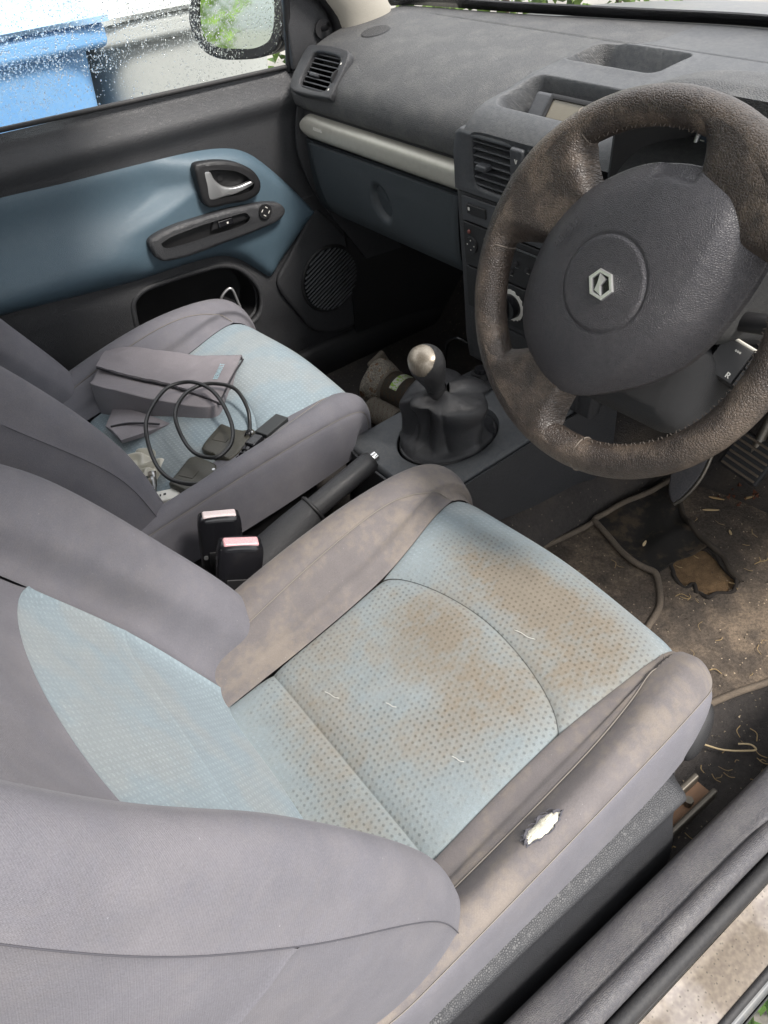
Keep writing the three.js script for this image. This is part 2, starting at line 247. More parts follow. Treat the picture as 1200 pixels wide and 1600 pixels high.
const insertBump = tex(512, (u, v, i, j) => { const gx = u * 8, gy = v * 8, row = Math.round(gy), off = (row & 1) * 0.5, cx = Math.round(gx - off) + off; const d = Math.hypot(gx - cx, (gy - row) * 1.15); return 0.35 + 0.3 * (1 - sst(0.2, 0.38, d)) + 0.3 * (hash(i >> 1, j >> 1, 3) - 0.5); });
const bumpIns = insertBump.clone(); bumpIns.repeat.set(0.4 / 0.0576, 0.6 / 0.0576); bumpIns.needsUpdate = true;
const fab = o => new THREE.MeshPhysicalMaterial({ roughness: 0.95, sheen: 0.5, sheenRoughness: 0.6, sheenColor: new THREE.Color(0.35, 0.35, 0.37), bumpMap: rep(tWeave, 11), bumpScale: 0.00045, ...o });
M.seatGrey = fab({ map: seatGrey(111, 0.18) });
M.seatWorn = fab({ map: seatGrey(117, 0.9, [0.435, 0.415, 0.415], [0.495, 0.462, 0.432]) });
M.seatIns = fab({ map: insertTex(121, true), bumpMap: bumpIns, bumpScale: 0.0007 });
M.seatIns2 = fab({ map: insertTex(127, false), bumpMap: bumpIns, bumpScale: 0.0007 });
M.thread = std({ color: 0x7d7770, roughness: 0.9 });
M.threadDark = std({ color: 0x4b4a50, roughness: 0.9 });
M.foam = std({ color: 0xe6e1cf, roughness: 1, bumpMap: rep(tFine, 30), bumpScale: 0.001 });
function rowsInterp(kn, rows) { // spline across s (index), spline along t
  const cols = rows[0].map((_, k) => curve(kn, rows.map(r => r[k])));
  let lastT = NaN, cache = null;
  return (s, t) => {
    if (t !== lastT) { cache = cols.map(c => c(t)); lastT = t; }
    const n = cache.length, i = clamp(Math.floor(s), 0, n - 2), u = s - i, g = k => cache[clamp(k, 0, n - 1)];
    const out = [0, 0]; for (let c = 0; c < 2; c++) { const a = g(i - 1)[c], b = g(i)[c], d = g(i + 1)[c], e = g(i + 2)[c]; out[c] = 0.5 * (2 * b + (d - a) * u + (2 * a - 5 * b + 4 * d - e) * u * u + (3 * b - a - 3 * d + e) * u * u * u); } return out;
  };
}
function sheetOn(centre, cross, sg = 1) { // centre(t) = [z,y]; cross(s,t) = [lx, dh]
  return (s, t) => { const c = centre(t), a = centre(Math.min(1, t + 0.004)), b = centre(Math.max(0, t - 0.004)); let tz = a[0] - b[0], ty = a[1] - b[1]; const l = Math.hypot(tz, ty); tz /= l; ty /= l; const [lx, dh] = cross(s, t); return { p: [lx, c[1] - sg * tz * dh, c[0] + sg * ty * dh] }; };
}
const arcTable = (c) => { const T = [0]; for (let i = 1; i <= 200; i++) { const a = c(i / 200), b = c((i - 1) / 200); T.push(T[i - 1] + Math.hypot(a[0] - b[0], a[1] - b[1])); } return t => { const k = clamp(t) * 200, i = Math.min(199, Math.floor(k)); return mix(T[i], T[i + 1], k - i); }; };
// cushion
const cuC = curve([0, 0.1, 0.25, 0.45, 0.65, 0.8, 0.87, 0.92, 0.96, 1], [[0.50, 0.232], [0.45, 0.238], [0.37, 0.252], [0.25, 0.272], [0.13, 0.288], [0.048, 0.294], [0.012, 0.287], [-0.010, 0.268], [-0.022, 0.235], [-0.026, 0.16]]);
const cuX = rowsInterp([0, 0.1, 0.53, 0.83, 0.94, 1], [
  [[-.25, -.12], [-.258, -.05], [-.25, -.01], [-.228, .012], [-.19, .016], [-.155, .006], [-.125, 0], [.02, -.004], [.182, 0], [.215, .03], [.24, .045], [.265, .035], [.272, 0], [.268, -.07], [.262, -.13]],
  [[-.25, -.12], [-.258, -.045], [-.25, -.002], [-.228, .024], [-.19, .030], [-.152, .010], [-.120, 0], [.02, -.004], [.185, 0], [.214, .014], [.243, .040], [.267, .03], [.272, 0], [.268, -.07], [.262, -.13]],
  [[-.25, -.15], [-.262, -.06], [-.258, .005], [-.236, .045], [-.2, .05], [-.16, .026], [-.132, 0], [.02, .004], [.172, 0], [.204, .006], [.236, .027], [.257, .016], [.264, -.03], [.262, -.09], [.258, -.15]],
  [[-.25, -.15], [-.268, -.06], [-.268, -.01], [-.25, .024], [-.225, .031], [-.2, .02], [-.18, 0], [0, .006], [.178, 0], [.188, .006], [.215, .014], [.242, 0], [.252, -.03], [.25, -.09], [.25, -.15]],
  [[-.235, -.12], [-.255, -.06], [-.258, -.02], [-.243, .008], [-.222, .016], [-.2, .012], [-.18, 0], [0, .010], [.178, 0], [.189, .003], [.208, .004], [.226, -.008], [.235, -.035], [.235, -.08], [.23, -.12]],
  [[-.21, -.10], [-.23, -.06], [-.235, -.03], [-.225, -.01], [-.21, 0], [-.195, .004], [-.18, 0], [0, .012], [.178, 0], [.188, 0], [.2, -.002], [.21, -.01], [.218, -.03], [.215, -.07], [.21, -.10]]]);
// backrest
const baC = curve([0, 0.15, 0.35, 0.6, 0.8, 1], [[0.405, 0.18], [0.443, 0.255], [0.497, 0.36], [0.570, 0.50], [0.625, 0.61], [0.70, 0.78]]);
const half = (r, q = r) => { const o = r.slice(); for (let i = q.length - 2; i >= 0; i--) o.push([-q[i][0], q[i][1]]); return o; };
const baX = rowsInterp([0, 0.12, 0.35, 0.65, 0.85, 1], [
  half([[-.20, -.10], [-.235, -.06], [-.245, -.01], [-.235, .06], [-.205, .082], [-.165, .066], [-.138, .008], [0, 0]], [[-.20, -.10], [-.235, -.06], [-.245, -.01], [-.235, .03], [-.21, .045], [-.175, .025], [-.14, 0], [0, 0]]),
  half([[-.225, -.10], [-.252, -.05], [-.258, .01], [-.248, .078], [-.214, .104], [-.170, .084], [-.145, .010], [0, 0]], [[-.225, -.10], [-.252, -.05], [-.258, .01], [-.248, .055], [-.22, .072], [-.18, .045], [-.146, 0], [0, 0]]),
  half([[-.25, -.10], [-.27, -.04], [-.272, .03], [-.256, .085], [-.226, .10], [-.198, .065], [-.182, .006], [0, 0]]),
  half([[-.25, -.10], [-.268, -.04], [-.268, .025], [-.25, .075], [-.22, .09], [-.185, .055], [-.160, .008], [0, 0]]),
  half([[-.235, -.10], [-.25, -.04], [-.25, .01], [-.235, .045], [-.205, .055], [-.17, .03], [-.145, .004], [0, 0]]),
  half([[-.20, -.10], [-.215, -.05], [-.215, -.01], [-.20, .012], [-.175, .02], [-.15, .012], [-.125, .002], [0, 0]])]);
function buildSeat(root, cx, dz, mats) {
  const { ins, grey, worn, backIns } = mats;
  const place = sh => (s, t) => { const { p } = sh(s, t); return [p[0] + cx, p[1], p[2] + dz]; };
  const cu = place(sheetOn(cuC, cuX)), ba = place(sheetOn(baC, baX, -1)), aC = arcTable(cuC), aB = arcTable(baC);
  const uvC = (p, s, t) => [(p.x - cx + 0.2) / 0.4, aC(t) / 0.6], uvB = (p, s, t) => [(p.x - cx + 0.2) / 0.4, aB(t) / 0.6 + 0.13];
  const thread = (base, pts, mat, parent, r = 0.0008, lift = 0.0002) => mesh('stitching', tube(pts.map(([s, t]) => { const p = vv(base(s, t)); const h = 1e-3; const n = vv(base(s + h, t)).sub(vv(base(s - h, t))).cross(vv(base(s, t + h)).sub(vv(base(s, t - h)))).normalize(); return p.addScaledVector(n, lift); }), r, 90, 5), mat, parent);
  // ---- cushion: three blue panels, two bolsters each side
  const zOf = z => { let a = 0, b = 1; for (let i = 0; i < 30; i++) { const m = (a + b) / 2; if (cuC(m)[0] > z) a = m; else b = m; } return a; };
  const tRear = zOf(0.367), arc = u => zOf(0.183 - 0.046 * Math.sin(Math.PI * clamp(u)) ** 0.8);
  const insS = u => 6 + 2 * u;
  mesh('seat_panel', panel(cu, (u, v) => [insS(u), mix(0.02, tRear, v)], 40, 26, { uvf: uvC, d: 0.006, sg: 0.010 }), ins, root);
  mesh('seat_panel', panel(cu, (u, v) => [insS(u), mix(tRear, arc(u), v)], 70, 60, { uvf: uvC, d: 0.006, sg: 0.011 }), ins, root);
  mesh('seat_panel', panel(cu, (u, v) => [insS(u), mix(arc(u), 1, v)], 70, 60, { uvf: uvC, d: 0.006, sg: 0.010, edges: [.8, .8, .8, 0] }), ins, root);
  // left bolster split by an arched seam; right bolster split along its inner stitch and outer welt
  const ls = lin([0, 0.1, 0.53, 0.74, 0.80, 0.835], [4.6, 4.6, 4.3, 4.6, 5.3, 5.999]);
  const lsm = curve([0, 0.1, 0.53, 0.68, 0.76, 0.81, 0.85], [4.5, 4.5, 4.25, 4.35, 4.75, 5.3, 6]);
  mesh('bolster_inner', panel(cu, (u, v) => { const t = mix(0.0, 0.85, v); return [mix(lsm(t), 6, u), t]; }, 30, 60, { d: 0.0022, sg: 0.005, edges: [1, 1.6, 0, 0] }), worn, root);
  mesh('bolster', panel(cu, (u, v) => { const t = mix(0.0, 1, v); return [mix(0, t < 0.85 ? lsm(t) : 6, u), t]; }, 60, 90, { d: 0.0022, sg: 0.005, edges: [0, 1, 0, 0] }), worn, root);
  thread(cu, Array.from({ length: 30 }, (_, i) => { const t = 0.848 * i / 29; return [lsm(t), t]; }), M.thread, root, 0.0007, -0.0012);
  const rs = curve([0, 0.5, 0.70, 0.78, 0.825, 0.85], [9.2, 9.2, 9.15, 8.9, 8.45, 8.0]);
  mesh('bolster_inner', panel(cu, (u, v) => { const t = mix(0.0, 0.85, v); return [mix(8, rs(t), u), t]; }, 24, 60, { d: 0.0022, sg: 0.005, edges: [1.6, 1, 0, 0] }), worn, root);
  mesh('bolster', panel(cu, (u, v) => { const t = mix(0.0, 1, v); return [mix(t < 0.85 ? rs(t) : 8, 11.2, u), t]; }, 50, 90, { d: 0.002, sg: 0.004, edges: [1, 1, 0, 0] }), worn, root);
  mesh('side_skirt', panel(cu, (u, v) => [mix(11.2, 12.95, u), mix(0, 1, v)], 30, 70, { d: 0.002, sg: 0.004, edges: [1, 0, 0, 0] }), grey, root);
  thread(cu, Array.from({ length: 30 }, (_, i) => { const t = 0.848 * i / 29; return [rs(t), t]; }), M.thread, root, 0.0007, -0.0012);
  thread(cu, Array.from({ length: 30 }, (_, i) => [11.2, 0.985 * i / 29]), M.thread, root, 0.00055, -0.0012);
  // ---- backrest: low arched blue insert, grey above, bolsters, plain back
  const archT = u => 0.60 + 0.075 * Math.sin(Math.PI * u) ** 0.9;
  mesh('backrest_panel', panel(ba, (u, v) => [6 + 2 * u, mix(0.05, 0.37, v)], 46, 34, { uvf: uvB, d: 0.0015, sg: 0.005, edges: [2, 2, 0, 0.6] }), backIns, root);
  mesh('backrest_panel', panel(ba, (u, v) => [6 + 2 * u, mix(0.37, archT(u), v)], 46, 44, { uvf: uvB, d: 0.0015, sg: 0.005, edges: [2, 2, 0.6, 1.4] }), backIns, root);
  mesh('backrest_top', panel(ba, (u, v) => [6 + 2 * u, mix(archT(u), 1, v)], 46, 40, { d: 0.002, sg: 0.005, edges: [0, 0, 1, 0] }), grey, root);
  for (const sd of [0, 1]) {
    const S_ = x => sd ? 14 - x : x, bs = curve([0, 0.3, 0.6, 1], [2.9, 2.7, 2.25, 1.9]);
    mesh('backrest_bolster', panel(ba, (u, v) => [S_(sd ? mix(6, bs(v), u) : mix(bs(v), 6, u)), v], 50, 80, { d: 0.002, sg: 0.005, edges: sd ? [1.5, 1, 0, 0] : [1, 1.5, 0, 0] }), grey, root);
    for (const [q0, q1, e2, e3] of [[0, .60, 0, 1], [.60, 1, 1, 0]]) mesh('backrest_side', panel(ba, (u, v) => { const t = mix(q0, q1, v); return [S_(sd ? mix(bs(t), 0, u) : mix(0, bs(t), u)), t]; }, 30, 44, { d: 0.002, sg: 0.005, edges: sd ? [1, 0, e2, e3] : [0, 1, e2, e3] }), grey, root);
    thread(ba, Array.from({ length: 30 }, (_, i) => { const t = i / 29; return [S_(bs(t)), t]; }), M.threadDark, root, 0.0005, -0.0024);
  }
  mesh('back_cover', surf((u, v) => { const w = mix(-1, 1, u), a = ba(0, v), b = ba(14, v); return [mix(a[0], b[0], u), a[1] - 0.012 * (1 - w * w), a[2] + 0.025 * (1 - w * w)]; }, 20, 30, { th: 0.004 }), grey, root);
  return { cu, ba };
}
const driverSeat = thing('driver_seat', 'soiled blue and grey driver seat with a torn side bolster', 'car seat', [0.36, 0, 0.2], 'front seats');
const dS = buildSeat(driverSeat, 0.36, 0, { ins: M.seatIns, grey: M.seatGrey, worn: M.seatWorn, backIns: M.seatIns2 });
const passSeat = thing('passenger_seat', 'blue and grey passenger seat with a bag and cable lying on it', 'car seat', [-0.345, 0, 0.17], 'front seats');
buildSeat(passSeat, -0.345, -0.036, { ins: M.seatIns2, grey: M.seatGrey, worn: M.seatGrey, backIns: M.seatIns2 });
for (const g of [driverSeat, passSeat]) rebase(g, [g.position.x, 0, g.position.z]);
// ---------------------------------------------------------------- passenger door (far side)
const door = thing('passenger_door', 'passenger door with blue insert, dark trim and a rain-wet window', 'car door');
const onDoor = (pts, depth, x0, bevel = 0.002, holes = [], smooth = true) => { const f = p => p.map(([z, y]) => [-z, y]); const s = smooth ? smoothShape(f(pts)) : polyShape(f(pts)); for (const h of holes) s.holes.push(smoothShape(f(h))); return frame(ext(s, depth, bevel), [x0, 0, 0], [0, 0, -1], [0, 1, 0], [1, 0, 0]); };
const uvZY = g => { const p = g.attributes.position, u = g.attributes.uv; for (let i = 0; i < p.count; i++) u.setXY(i, p.getZ(i), p.getY(i)); return g; };
{
  const pocket = [[.13, .30], [.122, .33], [.095, .345], [.036, .347], [-.037, .344], [-.081, .339], [-.116, .322], [-.147, .284], [-.159, .249], [-.148, .205], [-.109, .185], [-.009, .18], [.09, .185], [.125, .21]];
  mesh('door_skin', tf(rbox(0.035, 0.78, 1.13, 0.012), [-0.7925, 0.245, 0.145]), M.bodyPaint, door);
  mesh('lower_panel', uvZY(onDoor([[.715, .07], [.715, .42], [-.40, .42], [-.425, .30], [-.43, .12], [-.40, .07]], 0.02, -0.700, 0.005, [pocket], false)), M.trim, door);
  mesh('door_pocket', surf((u, v) => { const c = smoothShape(pocket.map(([z, y]) => [-z, y])).getPoints(); const k = (u * (c.length - 1)), i = Math.min(c.length - 2, Math.floor(k)), f = k - i; const a = mix(c[i].x, c[i + 1].x, f), b = mix(c[i].y, c[i + 1].y, f); const w = Math.min(1, v * 2), r = v > 0.5 ? 1 - (v - 0.5) * 2 : 1; return [-0.687 - 0.082 * Math.pow(w, 0.8), mix(0.26, b, r * (1 - 0.06 * w)), -mix(0.01, a, r * (1 - 0.06 * w))]; }, 80, 20), M.black, door);
  // rounded lip round the pocket mouth
  mesh('pocket_lip', tube(pocket.map(([z, y]) => [-0.682, y, z]), 0.006, 120, 10, true), M.trim, door);
  mesh('upper_trim', surf((u, v) => { const z = mix(0.72, -0.415, u), y = mix(0.34, 0.672 + 0.012 * u * -1 + 0.004, v); const t = sst(0.585, 0.668, y); const h = 0.001 + 0.016 * sst(0.585, 0.628, y) - 0.042 * Math.pow(t, 2.2) + 0.010 * Math.exp(-(((z + 0.36) / 0.05) ** 2)) * sst(0.5, 0.62, y); return [-0.684 + h, y, z]; }, 80, 40, { th: 0.006, uvf: p => [p.z, p.y] }), M.trim, door);
  const yT = curve([-.3195, -.300, -.252, -.202, -.17, -.13, -.069, .061, .182, .294, .72], [.388, .415, .475, .528, .550, .563, .571, .576, .579, .584, .595]);
  const yB = curve([-.3195, -.30, -.249, -.212, -.188, -.165, -.122, -.081, -.008, .105, .246, .375, .72], [.386, .372, .330, .300, .280, .300, .341, .361, .368, .370, .381, .392, .41]);
  mesh('door_insert', surf((u, v) => {
    const z = mix(-0.3195, 0.72, Math.pow(u, 1.15)), a = yB(z), b = yT(z), e = v, y = mix(a, b, e);
    const dEdge = Math.min(y - a, b - y, (z + 0.322) * 0.8), tuck = 1 - Math.exp(-Math.max(0, dEdge) / 0.012);
    const sh = 0.13 * sst(0.455, 0.53, y), fr = sst(0.16 - sh, 0.05 - sh, z), ridge = Math.exp(-(((y - 0.430) / 0.055) ** 2)), scoop = Math.exp(-(((y - 0.525) / 0.05) ** 2));
    const h = 0.004 + tuck * mix(0.008 + 0.036 * ridge - 0.008 * scoop, 0.030 - 0.012 * sst(0.40, 0.30, y) , fr);
    return [-0.682 + h, y, z];
  }, 150, 50, { th: 0.006, flip: true, uvf: p => [p.z, p.y] }), M.doorBlue, door);
  // inner handle: bezel, bowl, lever
  const bez = [[-.052, .559], [-.075, .56], [-.115, .552], [-.147, .538], [-.172, .517], [-.181, .493], [-.173, .476], [-.146, .469], [-.103, .473], [-.062, .478], [-.052, .491], [-.049, .522]];
  const bezin = [[-.062, .548], [-.076, .551], [-.106, .545], [-.139, .532], [-.16, .514], [-.171, .496], [-.161, .483], [-.134, .48], [-.099, .483], [-.064, .488], [-.059, .495], [-.06, .519]];
  const hd = mesh('door_handle', onDoor(bez, 0.026, -0.656, 0.006, [bezin]), M.black, door);
  mesh('handle_bowl', onDoor(bez.map(([z, y]) => [mix(-.113, z, .93), mix(.513, y, .93)]), 0.004, -0.648, 0.001), M.black, hd);
  mesh('handle_screw', tf(new THREE.CylinderGeometry(0.0055, 0.006, 0.004, 16), [-0.643, 0.523, -0.100], [0, 0, Math.PI / 2]), M.black, hd);
  mesh('handle_lever', onDoor([[-.065, .545], [-.072, .546], [-.079, .541], [-.084, .526], [-.098, .51], [-.117, .502], [-.139, .501], [-.163, .503], [-.166, .497], [-.151, .492], [-.121, .488], [-.093, .489], [-.065, .489], [-.060, .494], [-.061, .519]], 0.012, -0.643, 0.0045), M.satin, hd);
  // pull and window switch
  const sw = [[.075, .451], [.06, .459], [.018, .465], [-.037, .465], [-.094, .464], [-.144, .459], [-.188, .453], [-.217, .442], [-.226, .426], [-.213, .413], [-.155, .405], [-.08, .403], [-.021, .401], [.021, .402], [.061, .41], [.073, .428]];
  const hole = [[.061, .446], [.045, .454], [-.007, .459], [-.10, .458], [-.138, .454], [-.148, .436], [-.135, .423], [-.048, .421], [.013, .422], [.053, .428]];
  const ar = mesh('armrest_pull', onDoor(sw, 0.024, -0.652, 0.007, [hole]), M.trim, door);
  mesh('pull_recess', onDoor(hole.map(([z, y]) => [z * 1.02, y]), 0.004, -0.646, 0.0005), M.black, ar);
  mesh('switch_block', onDoor([[-.066, .456], [-.12, .455], [-.143, .449], [-.143, .432], [-.09, .431], [-.056, .433]], 0.014, -0.648, 0.003, [], false), M.black, ar);
  const ws = mesh('window_switch', tf(rbox(0.007, 0.014, 0.034, 0.003), [-0.633, 0.441, -0.088], [0, 0, 0.25]), M.gloss, ar);
  mesh('switch_mark', tf(rbox(0.001, 0.0035, 0.004, 0.0004), [-0.6292, 0.441, -0.091]), M.white, ws);
  const kn = mesh('mirror_control', tf(new THREE.CylinderGeometry(0.013, 0.0145, 0.007, 28), [-0.627, 0.4405, -0.176], [0, 0, Math.PI / 2]), M.black, ar);
  mesh('control_marks', merge([0, 1, 2, 3].map(k => tf(rbox(0.0008, 0.0016, 0.006, 0.0003), [-0.6233, 0.4405 + 0.008 * Math.sin(k * 1.57 + .4), -0.176 + 0.008 * Math.cos(k * 1.57 + .4)], [k * 1.57 + .9, 0, 0]))), M.white, kn);
  // speaker pod
  const pod = mesh('speaker_pod', uvZY(onDoor([[-.325, .388], [-.345, .372], [-.385, .32], [-.42, .25], [-.432, .17], [-.425, .10], [-.36, .085], [-.28, .11], [-.235, .18], [-.200, .262], [-.235, .305]], 0.024, -0.694, 0.006)), M.trim, door);
  const C0 = [-0.336, 0.226], R0 = 0.0735;
  mesh('speaker_rim', tf(new THREE.TorusGeometry(R0 + 0.002, 0.0045, 10, 60), [-0.6705, C0[1], C0[0]], [0, Math.PI / 2, 0]), M.black, pod);
  mesh('speaker_cone', tf(new THREE.CylinderGeometry(R0, R0, 0.003, 48), [-0.6695, C0[1], C0[0]], [0, 0, Math.PI / 2]), M.gloss, pod);
  for (let k = -8; k <= 8; k++) { const q = k * 0.0086, L = 2 * Math.sqrt(R0 * R0 - q * q) - 0.003; if (L < 0.012) continue; const a = 0.47; mesh('grille_slat', tf(rbox(0.006, 0.0042, L, 0.0018), [-0.6655, C0[1] + q * Math.cos(a), C0[0] + q * Math.sin(a)], [a, 0, 0]), M.trimSmooth, pod); }
  // window opening: seals, glass, mirror sail
  const glassX = y => -0.704 + (y - 0.66) * 0.22;
  mesh('window_seal', tube([[-0.702, 0.690, 0.72], [-0.702, 0.6785, 0.256], [-0.702, 0.672, -0.05], [-0.702, 0.667, -0.325]], 0.0045, 60, 8), M.rubber, door);
  mesh('window_channel', tube([[-0.702, 0.66, -0.322], [-0.688, 0.73, -0.322], [-0.664, 0.84, -0.312], [-0.63, 1.0, -0.22]], 0.007, 30, 8), M.black, door);
  mesh('window_glass', surf((u, v) => { const y = mix(0.655, 1.05, v), z = mix(-0.325 + Math.max(0, y - 0.84) * 0.9, 0.72, u); return [glassX(y), y, z]; }, 8, 8), new THREE.MeshPhysicalMaterial({ color: 0xffffff, transmission: 1, roughness: 0.10, ior: 1.5, thickness: 0, bumpMap: rep(tex(512, (u, v) => 0.5 + 0.5 * F20(u, v, 2)), 3), bumpScale: 0.0008 }), door);
  const sail = mesh('mirror_sail', uvZY(onDoor([[-.318, .80], [-.41, .80], [-.432, .735], [-.437, .712], [-.40, .69], [-.332, .655], [-.320, .665]], 0.016, -0.694, 0.004, [], false)), M.trim, door);
  mesh('adjuster_base', tf(new THREE.CylinderGeometry(0.013, 0.017, 0.008, 24), [-0.675, 0.723, -0.392], [0, 0, Math.PI / 2]), M.black, sail);
  mesh('adjuster_stalk', tube([[-0.674, 0.723, -0.392], [-0.660, 0.727, -0.396], [-0.655, 0.731, -0.397]], 0.0055, 10, 10), M.black, sail);
  mesh('door_frame', tube([[-0.69, 0.66, -0.44], [-0.672, 0.74, -0.43], [-0.655, 0.82, -0.36], [-0.60, 1.02, -0.16], [-0.575, 1.10, 0.1]], 0.018, 30, 10), M.black, door);
}
// rain on the outside of the glass
{
  const g = new THREE.SphereGeometry(1, 8, 6); const n = 20000, im = new THREE.InstancedMesh(g, new THREE.MeshPhysicalMaterial({ color: 0xffffff, transmission: 1, roughness: 0.0, ior: 1.33, thickness: 0.01 }), n);
  const m = new THREE.Matrix4(), q = new THREE.Quaternion();
  for (let i = 0; i < n; i++) {
    const z = rr(-0.31, 0.42), big = Math.pow(rnd(), 5); let y = 0.675 + 0.22 * rnd(); const dens = sst(0.30, 0.6, fbm(z * 6 + 30, y * 8 + 4, 256, 3, 9) + 0.5 * (y - 0.72)); if (rnd() > dens + 0.10) { y = rr(0.73, 0.9); }
    const r = mix(0.0005, 0.0016, big); m.compose(V(-0.704 + (y - 0.66) * 0.22 - 0.0006, y, z), q, V(r * 0.35, r * rr(0.9, 1.5), r)); im.setMatrixAt(i, m);
  }
  im.name = 'raindrops'; tag(im, 'fine raindrops covering the outside of the passenger window', 'raindrops', null, 'stuff'); im.castShadow = im.receiveShadow = true; scene.add(im);
}
// door mirror
{
  const o = thing('door_mirror', 'black door mirror seen through the wet passenger window', 'mirror', [-0.85, 0.72, -0.35]);
  const e1 = [0.88622544, 0, -0.46325421], e2 = [-0.03720197, 0.99677028, -0.07116899], e3 = [0.46175803, 0.08030574, 0.88336318];
  const out = [[-.1722, .01], [-.1592, .0452], [-.1435, .0782], [-.096, .1103], [.0132, .1184], [.0695, .0963], [.0707, .0432], [.0608, 0], [.0424, -.0401], [.0089, -.0562], [-.0488, -.0632], [-.1155, -.0612], [-.153, -.0431], [-.1686, -.013]];
  const gl = [[-.153, .01], [-.1336, .0672], [-.0826, .0993], [.0113, .1064], [.0498, .0863], [.0515, .0441], [.0438, -.001], [.0281, -.0291], [-.013, -.0451], [-.0627, -.0481], [-.1204, -.0442], [-.1499, -.0251]];
  mesh('housing', frame(ext(smoothShape(out), 0.075, 0.02, 5), [0, 0, 0].map((_, i) => -0.079 * e3[i]), e1, e2, e3), M.black, o);
  mesh('bezel', frame(ext((() => { const s = smoothShape(out); s.holes.push(smoothShape(gl)); return s; })(), 0.016, 0.004, 3), [0, 0, 0].map((_, i) => -0.010 * e3[i]), e1, e2, e3), M.black, o);
  mesh('mirror_glass', frame(ext(smoothShape(gl), 0.004, 0.0005, 1), [0, 0, 0].map((_, i) => -0.004 * e3[i]), e1, e2, e3), std({ color: 0xc8d4cc, metalness: 1, roughness: 0.04 }), o);
  mesh('mirror_arm', tube([[0.03, -0.01, -0.05], [0.10, -0.03, -0.04], [0.15, -0.03, -0.03]], 0.025, 12, 10), M.black, o);
}
// ---------------------------------------------------------------- dashboard
const font = await new FontLoader().loadAsync('fonts/droid/droid_sans_bold.typeface.json');
function textGeo(str, size, depth = 0.0006) { const g = new TextGeometry(str, { font, size, depth, curveSegments: 4, bevelEnabled: false }); g.computeBoundingBox(); const b = g.boundingBox; g.translate(-(b.min.x + b.max.x) / 2, -(b.min.y + b.max.y) / 2, 0); return g; }
M.centre = std({ map: rep(dusty(S('434548'), S('94918a'), .26, 57), 2.5), roughness: .5, bumpMap: rep(tGrain, 12), bumpScale: .0004 });
const dash = thing('dashboard', 'dusty dark grey dashboard with a silver strip and air vents', 'dashboard');
const padC = curve([0, .06, .15, .25, .36, .48, .62, .78, 1], [[.600, -.312], [.612, -.300], [.637, -.296], [.665, -.308], [.692, -.346], [.713, -.40], [.727, -.48], [.734, -.57], [.742, -.72]]);
const padArc = arcTable(padC), padEnd = curve([-.66, -.39, -.135, .08, .36, .70], [.80, .855, .925, .97, .96, .80]);
const padN = t => { const a = padC(Math.min(1, t + .005)), b = padC(Math.max(0, t - .005)); const dy = a[0] - b[0], dz = a[1] - b[1], l = Math.hypot(dy, dz); return [-dz / l, dy / l]; };
const crease = curve([0, .10, .20, .32, .41, .53, .61, .71, .80], [-.166, -.158, -.141, -.131, -.123, -.113, -.095, -.069, -.03]);
const rise = curve([0, .15, .20, .27, .33, .40, .60, .72, .8, 1], [.036, .037, .036, .030, .019, .010, .006, .004, .001, 0]);
const rboxSd = (x, y, hx, hy, r) => { const qx = Math.abs(x) - hx + r, qy = Math.abs(y) - hy + r; return Math.hypot(Math.max(qx, 0), Math.max(qy, 0)) + Math.min(Math.max(qx, qy), 0) - r; };
const sA = padArc(.285), sB = padArc(.468), bA = padArc(.560), bB = padArc(.705);
function padPoint(x, t) {
  const [y, z] = padC(t), [ny, nz] = padN(t), s = padArc(t);
  const mc = sst(-0.003, 0.024, x - crease(t)) * sst(0.75, 0.66, x);
  let h = rise(t) * mc;
  const dOpen = rboxSd(x - 0.016 - 0.02 * (s - sA), s - (sA + sB) / 2, 0.115 - 0.25 * Math.abs(s - sA) * 0.15, (sB - sA) / 2, 0.022);
  h -= 0.055 * sst(0.001, -0.012, dOpen);
  const dBin = rboxSd(x + 0.008, s - (bA + bB) / 2, 0.086, (bB - bA) / 2 + 0.004, 0.018); h -= 0.034 * sst(0.002, -0.012, dBin);
  const dV = rboxSd(x + .575, s - (padArc(.14) + padArc(.375)) / 2, .052, .036, .006); h -= 0.040 * sst(0.002, -0.004, dV);
  const rim = Math.exp(-((dBin / 0.012) ** 2)); h += 0.003 * rim * (dBin > 0 ? 1 : 0);
  h -= 0.0035 * Math.exp(-(((t - 0.755 + 0.02 * (x + 0.1)) / 0.004) ** 2)) * sst(-0.56, -0.52, x);
  return [x, y + ny * h, z + nz * h];
}
const dashUV = p => [p.x, p.y - p.z];
// passenger side pad up to the crease, then the centre and driver's side
mesh('airbag_panel', surf((u, v) => { const t = v, x0 = -0.66, tt = Math.min(t * padEnd(-0.5) / 1, 1); let te = t * .9; for (let k = 0; k < 6; k++) te = t * padEnd(crease(te)); const x = mix(x0, crease(te), u); return padPoint(x, t * padEnd(x)); }, 170, 170, { th: 0.004, uvf: dashUV }), M.dash, dash);
mesh('centre_pad', surf((u, v) => { let te = mix(.195, .9, v); for (let k = 0; k < 6; k++) te = mix(.195, padEnd(crease(te)), v); const x = mix(crease(te), 0.69, u), t = mix(0.195, padEnd(x), v); return padPoint(x, t); }, 330, 230, { th: 0.004, uvf: dashUV }), M.centre, dash);
// oval speaker cover on the top
{ const t = .55, [y, z] = padC(t), [ny, nz] = padN(t), g = new THREE.CylinderGeometry(0.027, 0.030, 0.003, 40); const q = new THREE.Quaternion().setFromUnitVectors(V(0, 1, 0), V(0, ny, nz)); g.applyQuaternion(q); g.translate(-0.562, y, z); mesh('tweeter_cover', g, M.trim, dash); }
